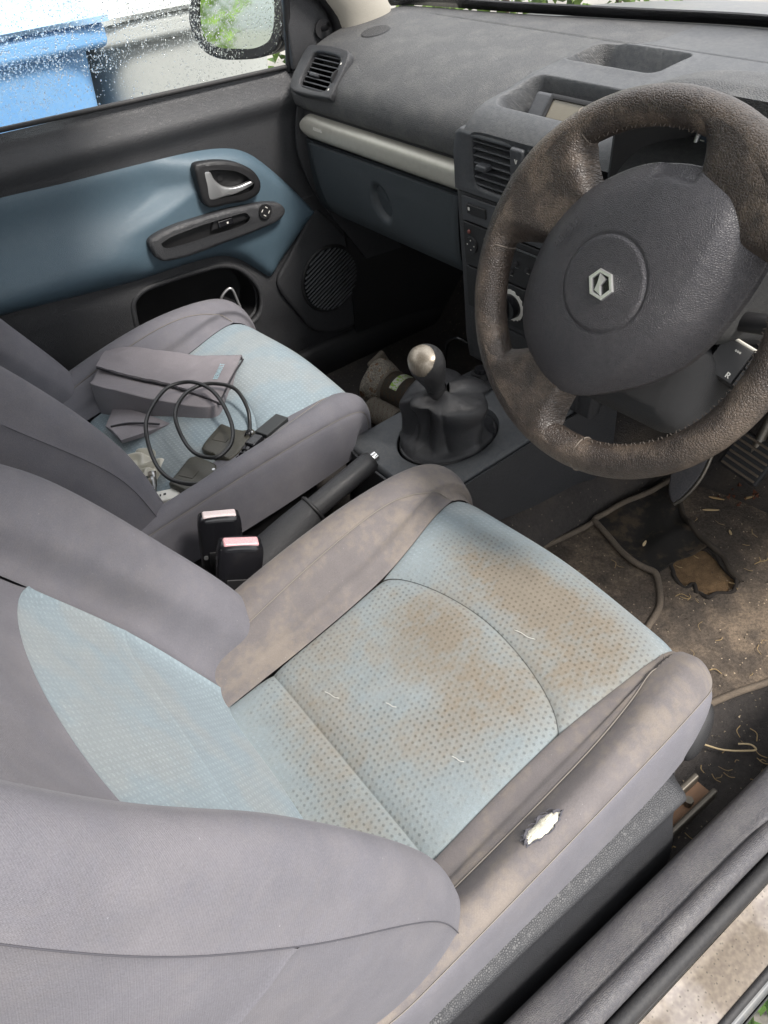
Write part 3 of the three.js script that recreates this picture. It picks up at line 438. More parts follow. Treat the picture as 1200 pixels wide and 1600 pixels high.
// silver strip with its end cap
{
  const y0 = .5725, hh = .0235, sm = x => hh * Math.sqrt(Math.max(0.0, 1 - Math.pow(clamp((-.615 - x) / .034), 2.4)));
  const st = mesh('silver_strip', surf((u, v) => { const x = mix(-.648, -.158, u < .2 ? .08 * Math.pow(u / .2, 1.0) : mix(.08, 1, (u - .2) / .8)), h = Math.max(0.0005, sm(x)), a = mix(-1, 1, v); return [x, y0 + h * a, -.3145 + .020 * Math.pow(Math.max(0, 1 - Math.abs(a) ** 3.2), .6) * Math.min(1, h / .012)]; }, 70, 30, { flip: false }), M.silver, dash);
  const w = mesh('strip_lettering', tf(textGeo('AIRBAG', .0062), [-.578, .577, -.2938]), std({ color: 0xd2d0c8, roughness: .7 }), st);
  mesh('strip_surround', tf(rbox(.515, .062, .03, .012), [-.405, .5715, -.326]), M.trim, dash);
}
// lower dash and glove box lid
{
  const lo = curve([0, .3, .55, .75, .88, 1], [[.546, -.308], [.48, -.312], [.425, -.322], [.39, -.345], [.372, -.40], [.368, -.52]]);
  const zEnd = curve([-.66, -.62, -.5, -.15], [0, .0, 0, 0]);
  mesh('lower_dash', surf((u, v) => { const [y, z] = lo(v), x = mix(-.66, -.13, u); return [x, y, z - .004 + zEnd(x)]; }, 40, 40, { th: .004 }), M.glove, dash);
  mesh('dash_end', surf((u, v) => { const y = mix(.605, .25, v), z0 = curve([.25, .30, .37, .44, .48, .52, .57, .605], [-.43, -.40, -.353, -.312, -.298, -.288, -.292, -.302])(y); return [-.658 + .010 * u, y, z0 - u * .10]; }, 10, 30, { th: .006 }), M.trim, dash);
  const gl = curve([0, .35, .7, .9, 1], [[.545, -.303], [.49, -.303], [.437, -.308], [.414, -.320], [.407, -.335]]);
  const dip = (x, y) => { const a = (x + .385), b = (y - .482); const e = Math.hypot(a * .8 + b * .6, 0) / .030, f = Math.abs(-a * .6 + b * .8) / .042; return Math.pow(e, 2) + Math.pow(f, 2); };
  const lid = mesh('glove_box_lid', surf((u, v) => { const x0 = curve([0, .5, .9, 1], [-.622, -.60, -.577, -.568])(v), x = mix(x0, -.176, u), [y, z] = gl(v); const e = Math.min(u, 1 - u) * .45, tk = 1 - Math.exp(-e / .004) , d = dip(x, y); return [x, y, z - .003 + .004 * tk - .012 * sst(1, .55, d)]; }, 130, 70, { th: .008 }), M.glove, dash);
  mesh('lid_catch', frame(ext(smoothShape([[-.030, .012], [-.012, .020], [.016, .018], [.034, .004], [.030, -.010], [.006, -.008], [-.018, .000]]), .006, .002), [-.385, .494, -.309], [1, 0, 0], [0, 1, 0], [0, 0, 1]), M.glove, lid);
  mesh('driver_knee_panel', surf((u, v) => { const x = mix(.13, .69, u), c = curve([0, .3, .6, 1], [[.66, -.29], [.55, -.285], [.44, -.33], [.36, -.46]])(v); return [x, c[0], c[1]]; }, 20, 20, { th: .005 }), M.glove, dash);
  mesh('under_dash', surf((u, v) => [mix(-.66, .69, u), .36 + .02 * Math.sin(u * 9), mix(-.44, -.9, v)], 12, 6, { th: .006 }), M.black, dash);
}
// air vent on the far left: frame, recess, slats, tab, thumbwheel
function ventAt(name, o, ea, eb, ec, w, h, nSlat, frameShape, tabA, wheelSide) {
  const g = mesh(name, frame(ext((() => { const s = smoothShape(frameShape, true, 80); s.holes.push(smoothShape([[-w / 2, -h / 2 + .006], [-w / 2 + .006, -h / 2], [w / 2 - .006, -h / 2], [w / 2, -h / 2 + .006], [w / 2, h / 2 - .006], [w / 2 - .006, h / 2], [-w / 2 + .006, h / 2], [-w / 2, h / 2 - .006]])); return s; })(), .016, .003), [0, 0, 0].map((_, i) => o[i] - .008 * ec[i]), ea, eb, ec), M.trim, dash);
  mesh('vent_recess', frame(tf(rbox(w + .004, h + .004, .004, .001), [0, 0, -.03]), o, ea, eb, ec), M.gloss, g);
  mesh('vent_wall', frame(merge([tf(rbox(.003, h + .006, .03, .001), [-w / 2 - .001, 0, -.014]), tf(rbox(.003, h + .006, .03, .001), [w / 2 + .001, 0, -.014]), tf(rbox(w + .004, .003, .03, .001), [0, -h / 2 - .001, -.014]), tf(rbox(w + .004, .003, .03, .001), [0, h / 2 + .001, -.014])]), o, ea, eb, ec), M.black, g);
  for (let k = 0; k < nSlat; k++) mesh('vent_slat', frame(tf(rbox(w - .002, .0022, .017, .001), [0, -h / 2 + h * (k + .5) / nSlat, -.006], [.42, 0, 0]), o, ea, eb, ec), M.trimSmooth, g);
  mesh('vent_tab', frame(tf(rbox(.020, .007, .014, .0025), [tabA[0], tabA[1], .003], [.3, 0, 0]), o, ea, eb, ec), M.trimSmooth, g);
  return g;
}
{
  const mk = (t, x) => { const [y, z] = padC(t); return V(x, y, z); }; const a = mk(.14, -.575), b = mk(.375, -.575); const eb = b.clone().sub(a).normalize(), ea = V(1, 0, 0), ec = ea.clone().cross(eb); const o = a.add(b).multiplyScalar(.5).addScaledVector(ec, .009);
  const A = v => [v.x, v.y, v.z];
  const g = ventAt('left_vent', A(o), A(ea), A(eb), A(ec), .092, .064, 7, [[-.066, -.043], [.05, -.043], [.066, -.040], [.068, -.02], [.064, .036], [.056, .046], [-.055, .046], [-.074, .040], [-.074, -.032]], [-.016, -.006]);
  mesh('vent_thumbwheel', frame(tf(new THREE.CylinderGeometry(.016, .016, .004, 30), [.0535, -.002, -.002], [0, 0, Math.PI / 2]), A(o), A(ea), A(eb), A(ec)), M.black, g);
  for (const b of [.022, -.027]) mesh('vent_mark', frame(tf(rbox(.003, .004, .0006, .0002), [.0545, b, .0085]), A(o), A(ea), A(eb), A(ec)), M.white, g);
  g.userData.label = 'slatted vent at the door end of the dashboard';
}
// centre stack
{
  const o = [0, .6, -.268], ea = [1, 0, 0], eb = [0, .9975, .07], ec = [0, -.07, .9975];
  const at = (a, b, c) => [o[0] + a, o[1] + b * eb[1] + c * ec[1], o[2] + b * eb[2] + c * ec[2]];
  const F = (g, a, b, c) => frame(tf(g, [a, b, c]), o, ea, eb, ec);
  const rr4 = (x0, x1, y0, y1, r) => smoothShape([[x0, y0 + r], [x0 + r * .3, y0 + r * .3], [x0 + r, y0], [x1 - r, y0], [x1 - r * .3, y0 + r * .3], [x1, y0 + r], [x1, y1 - r], [x1 - r * .3, y1 - r * .3], [x1 - r, y1], [x0 + r, y1], [x0 + r * .3, y1 - r * .3], [x0, y1 - r]], true, 90);
  const face = polyShape([[-.128, .066], [-.140, .058], [-.147, .03], [-.149, -.031], [.149, -.031], [.147, .03], [.14, .058], [.128, .066]]);
  face.holes.push(rr4(-.100, -.014, -.014, .060, .012), rr4(.014, .100, -.014, .060, .012));
  const st = mesh('vent_surround', frame(ext(face, .034, .007, 4), at(0, 0, -.034), ea, eb, ec), M.trimSmooth, dash);
  mesh('stack_body', F(rbox(.276, .40, .16, .012), 0, -.15, -.126), M.black, dash);
  for (const sx of [-1, 1]) {
    const cx = sx * .057, w = .086, h = .074;
    mesh('vent_recess', F(rbox(w + .004, h + .004, .006, .001), cx, .023, -.040), M.gloss, st);
    for (let k = 0; k < 7; k++) mesh('vent_slat', frame(tf(rbox(w, .0024, .020, .001), [0, 0, 0], [.38, 0, 0]), at(cx, -.008 + k * .0105, -.012), ea, eb, ec), M.trimSmooth, st);
    mesh('vent_tab', F(rbox(.022, .009, .016, .003), cx - .016, .020, .002), M.trimSmooth, st);
  }
  mesh('vent_divider', F(rbox(.026, .076, .022, .004), 0, .024, -.004), M.trimSmooth, st);
  mesh('vent_thumbwheel', frame(tf(new THREE.CylinderGeometry(.019, .019, .007, 30), [0, .012, .001], [0, 0, Math.PI / 2]), o, ea, eb, ec), M.black, st);
  mesh('vent_mark', F(textGeo('v', .008), .001, .045, .0072), M.white, st);
  const side = polyShape([[-.150, -.033], [-.150, -.20], [-.152, -.30], [-.146, -.345], [.146, -.345], [.152, -.30], [.150, -.20], [.150, -.033]]);
  mesh('stack_fascia', frame(ext(side, .030, .006, 4), at(0, 0, -.036), ea, eb, ec), M.trim, dash);
  const bez = (nm, x0, x1, y0, y1, mat = M.trimSmooth, d = .004) => mesh(nm, F(rbox(x1 - x0, y1 - y0, d + .002, .0015), (x0 + x1) / 2, (y0 + y1) / 2, -.006 + d / 2), mat, dash);
  bez('switch_panel', -.132, .132, -.076, -.036);
  const hb = bez('hazard_switch', -.118, -.074, -.062, -.046, M.black, .007); mesh('switch_light', F(rbox(.004, .005, .001, .0004), -.112, -.053, .0022), M.white, hb);
  const rd = bez('radio', -.132, .132, -.152, -.079, M.black);
  mesh('radio_slot', F(rbox(.16, .004, .004, .001), .03, -.090, .000), M.gloss, rd);
  mesh('radio_button', F(tf(new THREE.CylinderGeometry(.013, .014, .004, 30), [0, 0, 0], [Math.PI / 2, 0, 0]), -.112, -.114, .0002), M.black, rd);
  mesh('radio_marks', merge([0, 1, 2, 3].map(k => F(rbox(.0018, .0018, .0006, .0002), -.112 + .008 * Math.cos(k * 1.571), -.114 + .008 * Math.sin(k * 1.571), .0026))), M.white, rd);
  mesh('radio_lamp', F(tf(new THREE.SphereGeometry(.0035, 12, 8)), -.117, -.093, -.0005), std({ color: 0x6b3a35, roughness: .4 }), rd);
  for (const [a, b] of [[-.033, -.118], [-.009, -.116], [-.021, -.133], [.015, -.118]]) { const k = mesh('radio_button', F(tf(new THREE.CylinderGeometry(.0035, .004, .005, 16), [0, 0, 0], [Math.PI / 2, 0, 0]), a, b, .001), M.trim, rd); mesh('button_mark', F(rbox(.007, .0014, .0004, .0002), a, b - .0065, -.0012), M.white, k); }
  bez('heater_panel', -.132, .132, -.232, -.156, M.black);
  const hd = mesh('heater_dial', F(tf(new THREE.CylinderGeometry(.019, .021, .016, 36), [0, 0, 0], [Math.PI / 2, 0, 0]), -.022, -.193, .006), M.gloss, dash);
  mesh('dial_grip', F(rbox(.008, .034, .010, .003), -.022, -.193, .016), M.black, hd);
  // chipped pale ring behind the dial
  const ring = []; const np = 54; for (let i = 0; i < np; i++) { const a = i / np * 6.283; ring.push([Math.cos(a) * (.0265 + .004 * (hash(i, 3) - .4)), Math.sin(a) * (.0265 + .004 * (hash(i, 3) - .4))]); }
  const rs = polyShape(ring), hole = new THREE.Path(); hole.absarc(0, 0, .020, 0, 6.283); rs.holes.push(hole);
  const rg = mesh('dial_ring', F(ext(rs, .002, .0004, 1), -.022, -.193, -.002), M.white, hd); rg.userData.label = 'chipped white ring';
  mesh('heater_dial', F(tf(new THREE.CylinderGeometry(.019, .021, .016, 36), [0, 0, 0], [Math.PI / 2, 0, 0]), .05, -.193, .006), M.gloss, dash);
  mesh('ashtray_panel', F(rbox(.25, .09, .008, .003), 0, -.287, -.004), M.trim, dash);
  // clock and radio display inside the hooded recess
  const P = (x, t, h) => { const [y, z] = padC(t), [ny, nz] = padN(t); return V(x, y + ny * h, z + nz * h); };
  const c0 = P(.012, .375, -.026), up = V(0, .80, -.60), nn = V(0, .60, .80);
  const U = [up.x, up.y, up.z], N = [nn.x, nn.y, nn.z], c0a = [c0.x, c0.y, c0.z];
  const ds = mesh('display_housing', frame(rbox(.17, .060, .03, .006), c0a, [1, 0, 0], U, N), M.trimSmooth, dash);
  mesh('display_screen', frame(tf(rbox(.112, .027, .003, .001), [.012, .008, .0155]), c0a, [1, 0, 0], U, N), std({ map: rep(dusty(S('6d685c'), S('8b8678'), .3, 61), 6), roughness: .25 }), ds);
  mesh('display_frame', frame((() => { const s = polyShape([[-.062, -.02], [.062, -.02], [.062, .02], [-.062, .02]]); const h = new THREE.Path(); h.moveTo(-.055, -.013); h.lineTo(.055, -.013); h.lineTo(.055, .013); h.lineTo(-.055, .013); h.closePath(); s.holes.push(h); return tf(ext(s, .006, .0012, 2), [.012, .008, .0135]); })(), c0a, [1, 0, 0], U, N), M.black, ds);
  for (const q of [-.03, .03]) mesh('display_button', frame(tf(rbox(.022, .006, .004, .002), [.012 + q, -.021, .0155]), c0a, [1, 0, 0], U, N), M.black, ds);
}
// instrument binnacle behind the wheel
{
  const cx = .36, wd = .205;
  const hoodY = (x, z) => { const a = clamp(1 - Math.pow(Math.abs(x - cx) / wd, 3.2)), f = sst(-.52, -.27, z); return mix(.700, .728 + .066 * a, f) + .0 * z; };
  const hood = mesh('instrument_hood', surf((u, v) => { const x = mix(cx - wd, cx + wd, u), z = mix(-.53, -.215 - .03 * Math.pow(Math.abs(x - cx) / wd, 2), v); return [x, hoodY(x, z) - .006 * sst(.93, 1, v), z]; }, 60, 50, { th: .014, flip: true, uvf: dashUV }), M.dash, dash);
  mesh('binnacle_wall', surf((u, v) => { const x = mix(cx - wd + .012, cx + wd - .012, u), e = Math.pow(Math.abs(x - cx) / (wd - .012), 4); return [x, mix(.60, hoodY(x, -.30) - .016, v), mix(-.345, -.35, v) + .09 * e]; }, 40, 20, { th: .006 }), M.black, hood);
  mesh('cluster_face', tf(rbox(.33, .125, .008, .004), [cx, .69, -.335], [-.25, 0, 0]), M.black, hood);
  for (const [gx, r] of [[.285, .046], [.40, .046]]) {
    const gg = mesh('gauge', tf(new THREE.CylinderGeometry(r, r, .006, 48), [gx, .70, -.326], [Math.PI / 2 - .25, 0, 0]), std({ map: rep(dusty(S('1b2a3a'), S('2b4257'), .3, 73), 5), roughness: .5 }), hood);
    mesh('gauge_ring', tf(new THREE.TorusGeometry(r, .003, 10, 60), [gx, .701, -.322], [-.25, 0, 0]), M.satin, gg);
    mesh('gauge_ticks', merge(Array.from({ length: 21 }, (_, i) => { const a = -0.6 + i / 20 * 4.34; return tf(tf(rbox(.0012, .006, .0006, .0002), [0, r * .84, .0035], [0, 0, 0]), [0, 0, 0], [0, 0, a - 1.57]); }).map(g => tf(g, [gx, .70, -.326], [-.25, 0, 0]))), M.white, gg);
  }
}
// ---------------------------------------------------------------- windscreen, its black surround, and what lies ahead of it
{
  const ws = thing('windscreen', 'curved windscreen with a black edge above the dashboard', 'windscreen');
  const base = curve([-.68, -.645, -.387, -.135, .076, .36, .70], [[.735, -.560], [.735, -.588], [.737, -.625], [.739, -.672], [.741, -.707], [.741, -.70], [.735, -.57]]);
  mesh('glass', surf((u, v) => { const x = mix(-.68, .70, u), [y, z] = base(x); return [x * (1 - .16 * v), y - .004 + .40 * v, z - .006 + (.52 - .12 * Math.cos(x * 2)) * v]; }, 30, 12), new THREE.MeshPhysicalMaterial({ color: 0xffffff, transmission: 1, roughness: .02, ior: 1.5, thickness: 0 }), ws);
  mesh('black_edge', surf((u, v) => { const x = mix(-.68, .70, u), [y, z] = base(x); const k = mix(.0, .045, v); return [x * (1 - .16 * k), y - .001 + .40 * k, z - .004 + .40 * k - .004]; }, 60, 4, { th: .003 }), M.gloss, ws);
  const pl_ = thing('pillar_trim', 'pale textured pillar trim beside the windscreen on the passenger side', 'pillar trim');
  mesh('trim_panel', surf((u, v) => { const p = curve([0, .2, .5, 1], [[-.638, .70, -.50], [-.632, .76, -.47], [-.62, .86, -.36], [-.56, 1.10, -.08]])(v); const a = mix(-1.5, 1.3, u), r = .062; return [p[0] - .035 + .042 * Math.cos(a), p[1] + .5 * r * Math.sin(a) * .3, p[2] - r * Math.sin(a)]; }, 24, 30, { th: .004 }), M.pillar, pl_);
  const rp = thing('pillar_trim', 'pillar trim on the driver side of the windscreen', 'pillar trim');
  mesh('trim_panel', tube([[.70, .70, -.56], [.66, .86, -.38], [.59, 1.10, -.08]], .045, 20, 10), M.pillar, rp);
  const bn = thing('bonnet', 'wet grey bonnet and black scuttle beyond the windscreen', 'bonnet');
  mesh('scuttle', surf((u, v) => { const x = mix(-.72, .74, u), [y, z] = base(clamp(x, -.68, .70)); return [x, y - .012 - .02 * v, z - .012 - .13 * v]; }, 30, 8, { th: .01 }), M.black, bn);
  mesh('bonnet_skin', surf((u, v) => { const x = mix(-.74, .76, u), [y, z] = base(clamp(x, -.68, .70)); return [x, y - .02 - .16 * v * v - .08 * (x / .75) ** 4, z - .13 - .85 * v]; }, 30, 20, { th: .01 }), M.bodyPaint, bn);
}
// ---------------------------------------------------------------- steering wheel
M.leather = std({ map: tex(512, (u, v) => { const n = F6(u, v, 131), n2 = F20(u, v, 133), f = F90(u, v, 135), [a, b] = worley(u * 56, v * 56, 56, 8); const k = 0.9 + 0.25 * (f - .5) + 0.22 * (n2 - .5) - 0.12 * (1 - sst(0, .25, b - a)); const w = sst(.4, .66, n); return [mix(.27, .385, w) * k, mix(.238, .34, w) * k, mix(.218, .302, w) * k]; }, true, 5), roughness: .38, bumpMap: rep(tex(512, (u, v) => { const [a, b] = worley(u * 34 + 1.2 * F20(u, v, 3), v * 34 + 1.2 * F20(u, v, 9), 36, 8); return .6 * sst(0, .5, b - a) + .5 * (F20(u, v, 4) - .3) + .25 * F90(u, v); }), 11), bumpScale: .0007 });
M.hub = std({ map: rep(dusty(S('3a393d'), S('77736f'), .2, 141), 4), roughness: .38, bumpMap: rep(tex(512, (u, v) => { const w = 3 * F6(u, v, 5), [a, b] = worley(u * 44 + w, v * 44 + w, 500, 18); return .65 * sst(0, .35, b - a) + .35 * F90(u, v, 1); }), 12), bumpScale: .0005 });
const wheel = thing('steering_wheel', 'worn brown leather steering wheel with a grey airbag cover', 'steering wheel', [.3641, .6434, -.0495]);
const wE1 = V(.99938389, 0, -.03509771), wE2 = V(-.01336985, .92460298, -.38069748), wN = V(.03245145, .38093218, .92403332);
wheel.quaternion.setFromRotationMatrix(new THREE.Matrix4().makeBasis(wE1, wE2, wN));
{
  const R = .1716, dg = Math.PI / 180;
  // rim: slightly uneven tube, thicker at the thumb grips
  const rimP = (a, b, lift = 0) => { const n = fbm(a * 22 / 6.2832 * 6.2832 + 60, b * 3 + 20, 512, 3, 4) - .5; const th = Math.exp(-(((a / dg - 150) / 14) ** 2)) + Math.exp(-(((a / dg - 50) / 14) ** 2)); const r = .0182 + .0012 * th + .0007 * n + lift, bb = b; return [(R + r * Math.cos(bb)) * Math.cos(a), (R + r * Math.cos(bb)) * Math.sin(a), r * 1.08 * Math.sin(bb)]; };
  mesh('rim', surf((u, v) => rimP(u * 2 * Math.PI, v * 2 * Math.PI), 260, 30, { uvf: (p, u, v) => [u * 1.08, v * .116] }), M.leather, wheel);
  for (const a of [126, 178.7, -82.4, 60]) { const rg = new THREE.TorusGeometry(.0186, .0009, 6, 40); mesh('rim_seam', frame(rg, [R * Math.cos(a * dg), R * Math.sin(a * dg), 0], [Math.cos(a * dg), Math.sin(a * dg), 0], [0, 0, 1], [Math.sin(a * dg), -Math.cos(a * dg), 0]), std({ color: 0x6e665e, roughness: .8 }), wheel); }
  // cross stitches round the inner edge of the rim
  const sg = []; for (let i = 0; i < 190; i++) { const a = (i / 190) * 6.2832, ad = ((a / dg) % 360); if ((ad > 128 && ad < 172) || (ad > 30 && ad < 80) || (ad > 226 && ad < 258)) continue; const p = rimP(a, Math.PI - .35, .0002); sg.push(tf(rbox(.0011, .005, .0011, .0004), p, [0, 0, a + 1.57 + (i % 2 ? .5 : -.5)])); }
  const stt = mesh('rim_stitching', merge(sg), std({ color: 0x4c453f, roughness: .8 }), wheel); stt.userData.kind = 'stuff';
  const pol = (r, a) => [r * Math.cos(a * dg), r * Math.sin(a * dg)];
  // leather spokes: sheets that leave the crown of the rim tangentially and dive under the airbag cover
  const spoke = (h0, h1, a0, a1) => mesh('spoke', surf((u, v) => {
    const w = .74 + .26 * Math.pow(v, 3.2), k = .5 + (u - .5) * w, hx = mix(h0[0], h1[0], k), hy = mix(h0[1], h1[1], k), a = mix(a0, a1, k) * dg, q = Math.pow(v, .9); const rx = R * Math.cos(a), ry = R * Math.sin(a);
    const e = Math.abs(2 * u - 1), drop = Math.pow(Math.max(0, e - .62) / .38, 2.2) * (1 - sst(.70, .98, v)); const zt = mix(.010, .0199, sst(0, .92, v)) + .0012 * (fbm(hx * 30 + 9, v * 4 + 5, 256, 3, 7) - .5) * (1 - v);
    return [mix(hx, rx, q), mix(hy, ry, q), zt - .026 * drop];
  }, 40, 40, { th: .004, flip: a1 > a0, uvf: (p) => [p.x, p.y] }), M.leather, wheel);
  spoke([-.045, .075], [-.085, .012], 120, 182);
  spoke([.020, .095], [.100, .060], 88, 14);
  spoke([-.080, -.070], [-.002, -.092], 216, 268);
  // airbag cover
  const O = new THREE.CatmullRomCurve3([[-.0732, .0791], [-.0469, .1015], [-.0104, .1201], [.0413, .1268], [.0691, .1185], [.1118, .0990], [.1211, .0836], [.1196, .0402], [.0944, -.034], [.0646, -.0700], [.03, -.095], [-.0045, -.1122], [-.0412, -.1122], [-.0843, -.0858], [-.1059, -.0495], [-.1078, .0059], [-.0985, .0405]].map(p => V(p[0], p[1], 0)), true, 'centripetal').getSpacedPoints(240);
  const xc = curve([-.12, -.035, .003, .069, .111, .13], [.005, .0575, .0765, .086, .0795, .070]);
  const cover = mesh('airbag_cover', surf((u, v) => {
    const k = Math.min(239, Math.floor(u * 240)), f = u * 240 - k, o = O[k].clone().lerp(O[(k + 1) % 240], f); const cx = 0, cy = .007; const rad = v < .12 ? 1 : 1 - (v - .12) / .88; const q = Math.pow(rad, .9); const x = mix(cx, o.x, q), y = mix(cy, o.y, q);
    let z = .038 - .018 * Math.pow(q, 5) - .010 * q * q; const dx = x - xc(y); z -= .62 * Math.max(0, Math.sqrt(dx * dx + .000012) * .5 + dx * .5 - .0008);
    const rc = Math.hypot(x + .001, y - .007); z += .0012 * sst(.0475, .0455, rc) - .0016 * Math.exp(-(((rc - .0465) / .0018) ** 2));
    const notch = rboxSd(x - .022, y - .122, .022, .012, .004); z -= .006 * sst(.002, -.004, notch);
    if (v < .12) z = mix(-.022, z, v / .12); return [x, y, z];
  }, 240, 110, { uvf: p => [p.x, p.y] }), M.hub, wheel);
  M.emblem = std({ color: 0xe6e6e4, roughness: .32, metalness: .75 });
  // diamond emblem
  const hexo = [[-.0063, .0205], [.0082, .0185], [.0155, .0038], [.0064, -.0075], [-.0085, -.0052], [-.0158, .0098]], c = [-.0002, .0066];
  const sc = (p, k) => [c[0] + (p[0] - c[0]) * k, c[1] + (p[1] - c[1]) * k];
  const ringS = polyShape(hexo); const hh = new THREE.Path(); hexo.map(p => sc(p, .72)).reverse().forEach((p, i) => i ? hh.lineTo(...p) : hh.moveTo(...p)); hh.closePath(); ringS.holes.push(hh);
  const em = mesh('emblem', tf(ext(ringS, .005, .0012, 2), [0, 0, .037]), M.emblem, wheel);
  mesh('emblem_backing', tf(ext(polyShape(hexo.map(p => sc(p, .8))), .002, .0003, 1), [0, 0, .0372]), M.gloss, em);
  mesh('emblem_fold', tf(ext(polyShape([sc(hexo[0], .72), sc(hexo[1], .50), sc(hexo[3], .1), sc(hexo[3], .72), sc(hexo[4], .60), sc(hexo[5], .25)]), .0045, .0008, 2), [0, 0, .0374]), M.emblem, em);
  mesh('airbag_lettering', tf(textGeo('AIRBAG', .0075, .0008), [-.063, .041, .0335], [0, 0, 1.01]), M.hub, cover);
}
// ---------------------------------------------------------------- steering column shroud, stalk and audio control
{
  const col = thing('column_shroud', 'dark plastic steering column shroud with a stalk behind the wheel', 'steering column', [.3641, .6434, -.0495]);
  col.quaternion.copy(wheel.quaternion);
  const sh = (nm, x0, x1, y0, y1, z0, z1, r, mat) => mesh(nm, tf(rbox(x1 - x0, y1 - y0, z1 - z0, r, 5), [(x0 + x1) / 2, (y0 + y1) / 2, (z0 + z1) / 2]), mat, col);
  sh('upper_shroud', -.085, .092, -.03, .07, -.25, -.050, .028, M.dash);
  sh('lower_shroud', -.09, .088, -.135, -.0315, -.25, -.052, .034, M.trim);
  sh('column_core', -.035, .035, -.035, .035, -.06, .0, .015, M.black);
  mesh('light_stalk', tube([[.08, .0, -.09], [.12, .008, -.085], [.17, .018, -.08]], .0105, 20, 12), M.black, col);
  mesh('stalk_end', tf(new THREE.CylinderGeometry(.0155, .0135, .03, 20), [.162, .017, -.08], [0, 0, 1.5]), M.black, col);
}
{
  // satellite audio control: small box with printed symbols
  const o = [.438, .592, -.134], n = V(.5, .5, .70).normalize(), ea = V(.8623165, -.38655567, -.32708557), eb = V(.10758546, .77102917, -.62758188);
  const A = v => [v.x, v.y, v.z], g = thing('audio_control', 'small black audio control with white symbols below the stalk', 'audio control', o);
  const F = (q, a, b, c) => frame(tf(q, [a, b, c]), [0, 0, 0], A(ea), A(eb), A(n));
  mesh('control_body', F(rbox(.062, .042, .05, .005, 4), .031, -.0195, -.0262), M.trim, g);
  mesh('control_face', F(rbox(.033, .0385, .003, .0012), .0172, -.0195, -.0004), M.black, g);
  mesh('control_face', F(rbox(.0255, .0185, .003, .0012), .0478, -.0095, -.0004), M.black, g);
  mesh('control_face', F(rbox(.0255, .0185, .003, .0012), .0478, -.0295, -.0004), M.black, g);
  tag(mesh('worn_edge', F(rbox(.058, .004, .006, .0015), .031, .0015, -.004), M.silver, g), 'pale scuffed edge');
  const ovs = new THREE.Shape(); ovs.absellipse(0, 0, .0062, .0042, 0, 6.284); const ovh = new THREE.Path(); ovh.absellipse(0, 0, .0052, .0032, 0, 6.284); ovs.holes.push(ovh);
  mesh('symbol', F(merge([ext(ovs, .0006, 0), textGeo('ooo', .0028)]), .0203, -.008, .0013), M.white, g);
  mesh('symbol', F(textGeo('R', .006), .0265, -.0325, .0013), M.white, g);
  const spk = polyShape([[-.003, -.002], [-.001, -.002], [.003, -.005], [.003, .005], [-.001, .002], [-.003, .002]]); spk.holes.push((() => { const p = new THREE.Path(); [[-.002, -.001], [-.0005, -.001], [.002, -.003], [.002, .003], [-.0005, .001], [-.002, .001]].reverse().forEach((q, i) => i ? p.lineTo(...q) : p.moveTo(...q)); p.closePath(); return p; })());
  for (const b of [-.0095, -.029]) mesh('symbol', F(ext(spk, .0006, 0), .0425, b, .0013), M.white, g);
}
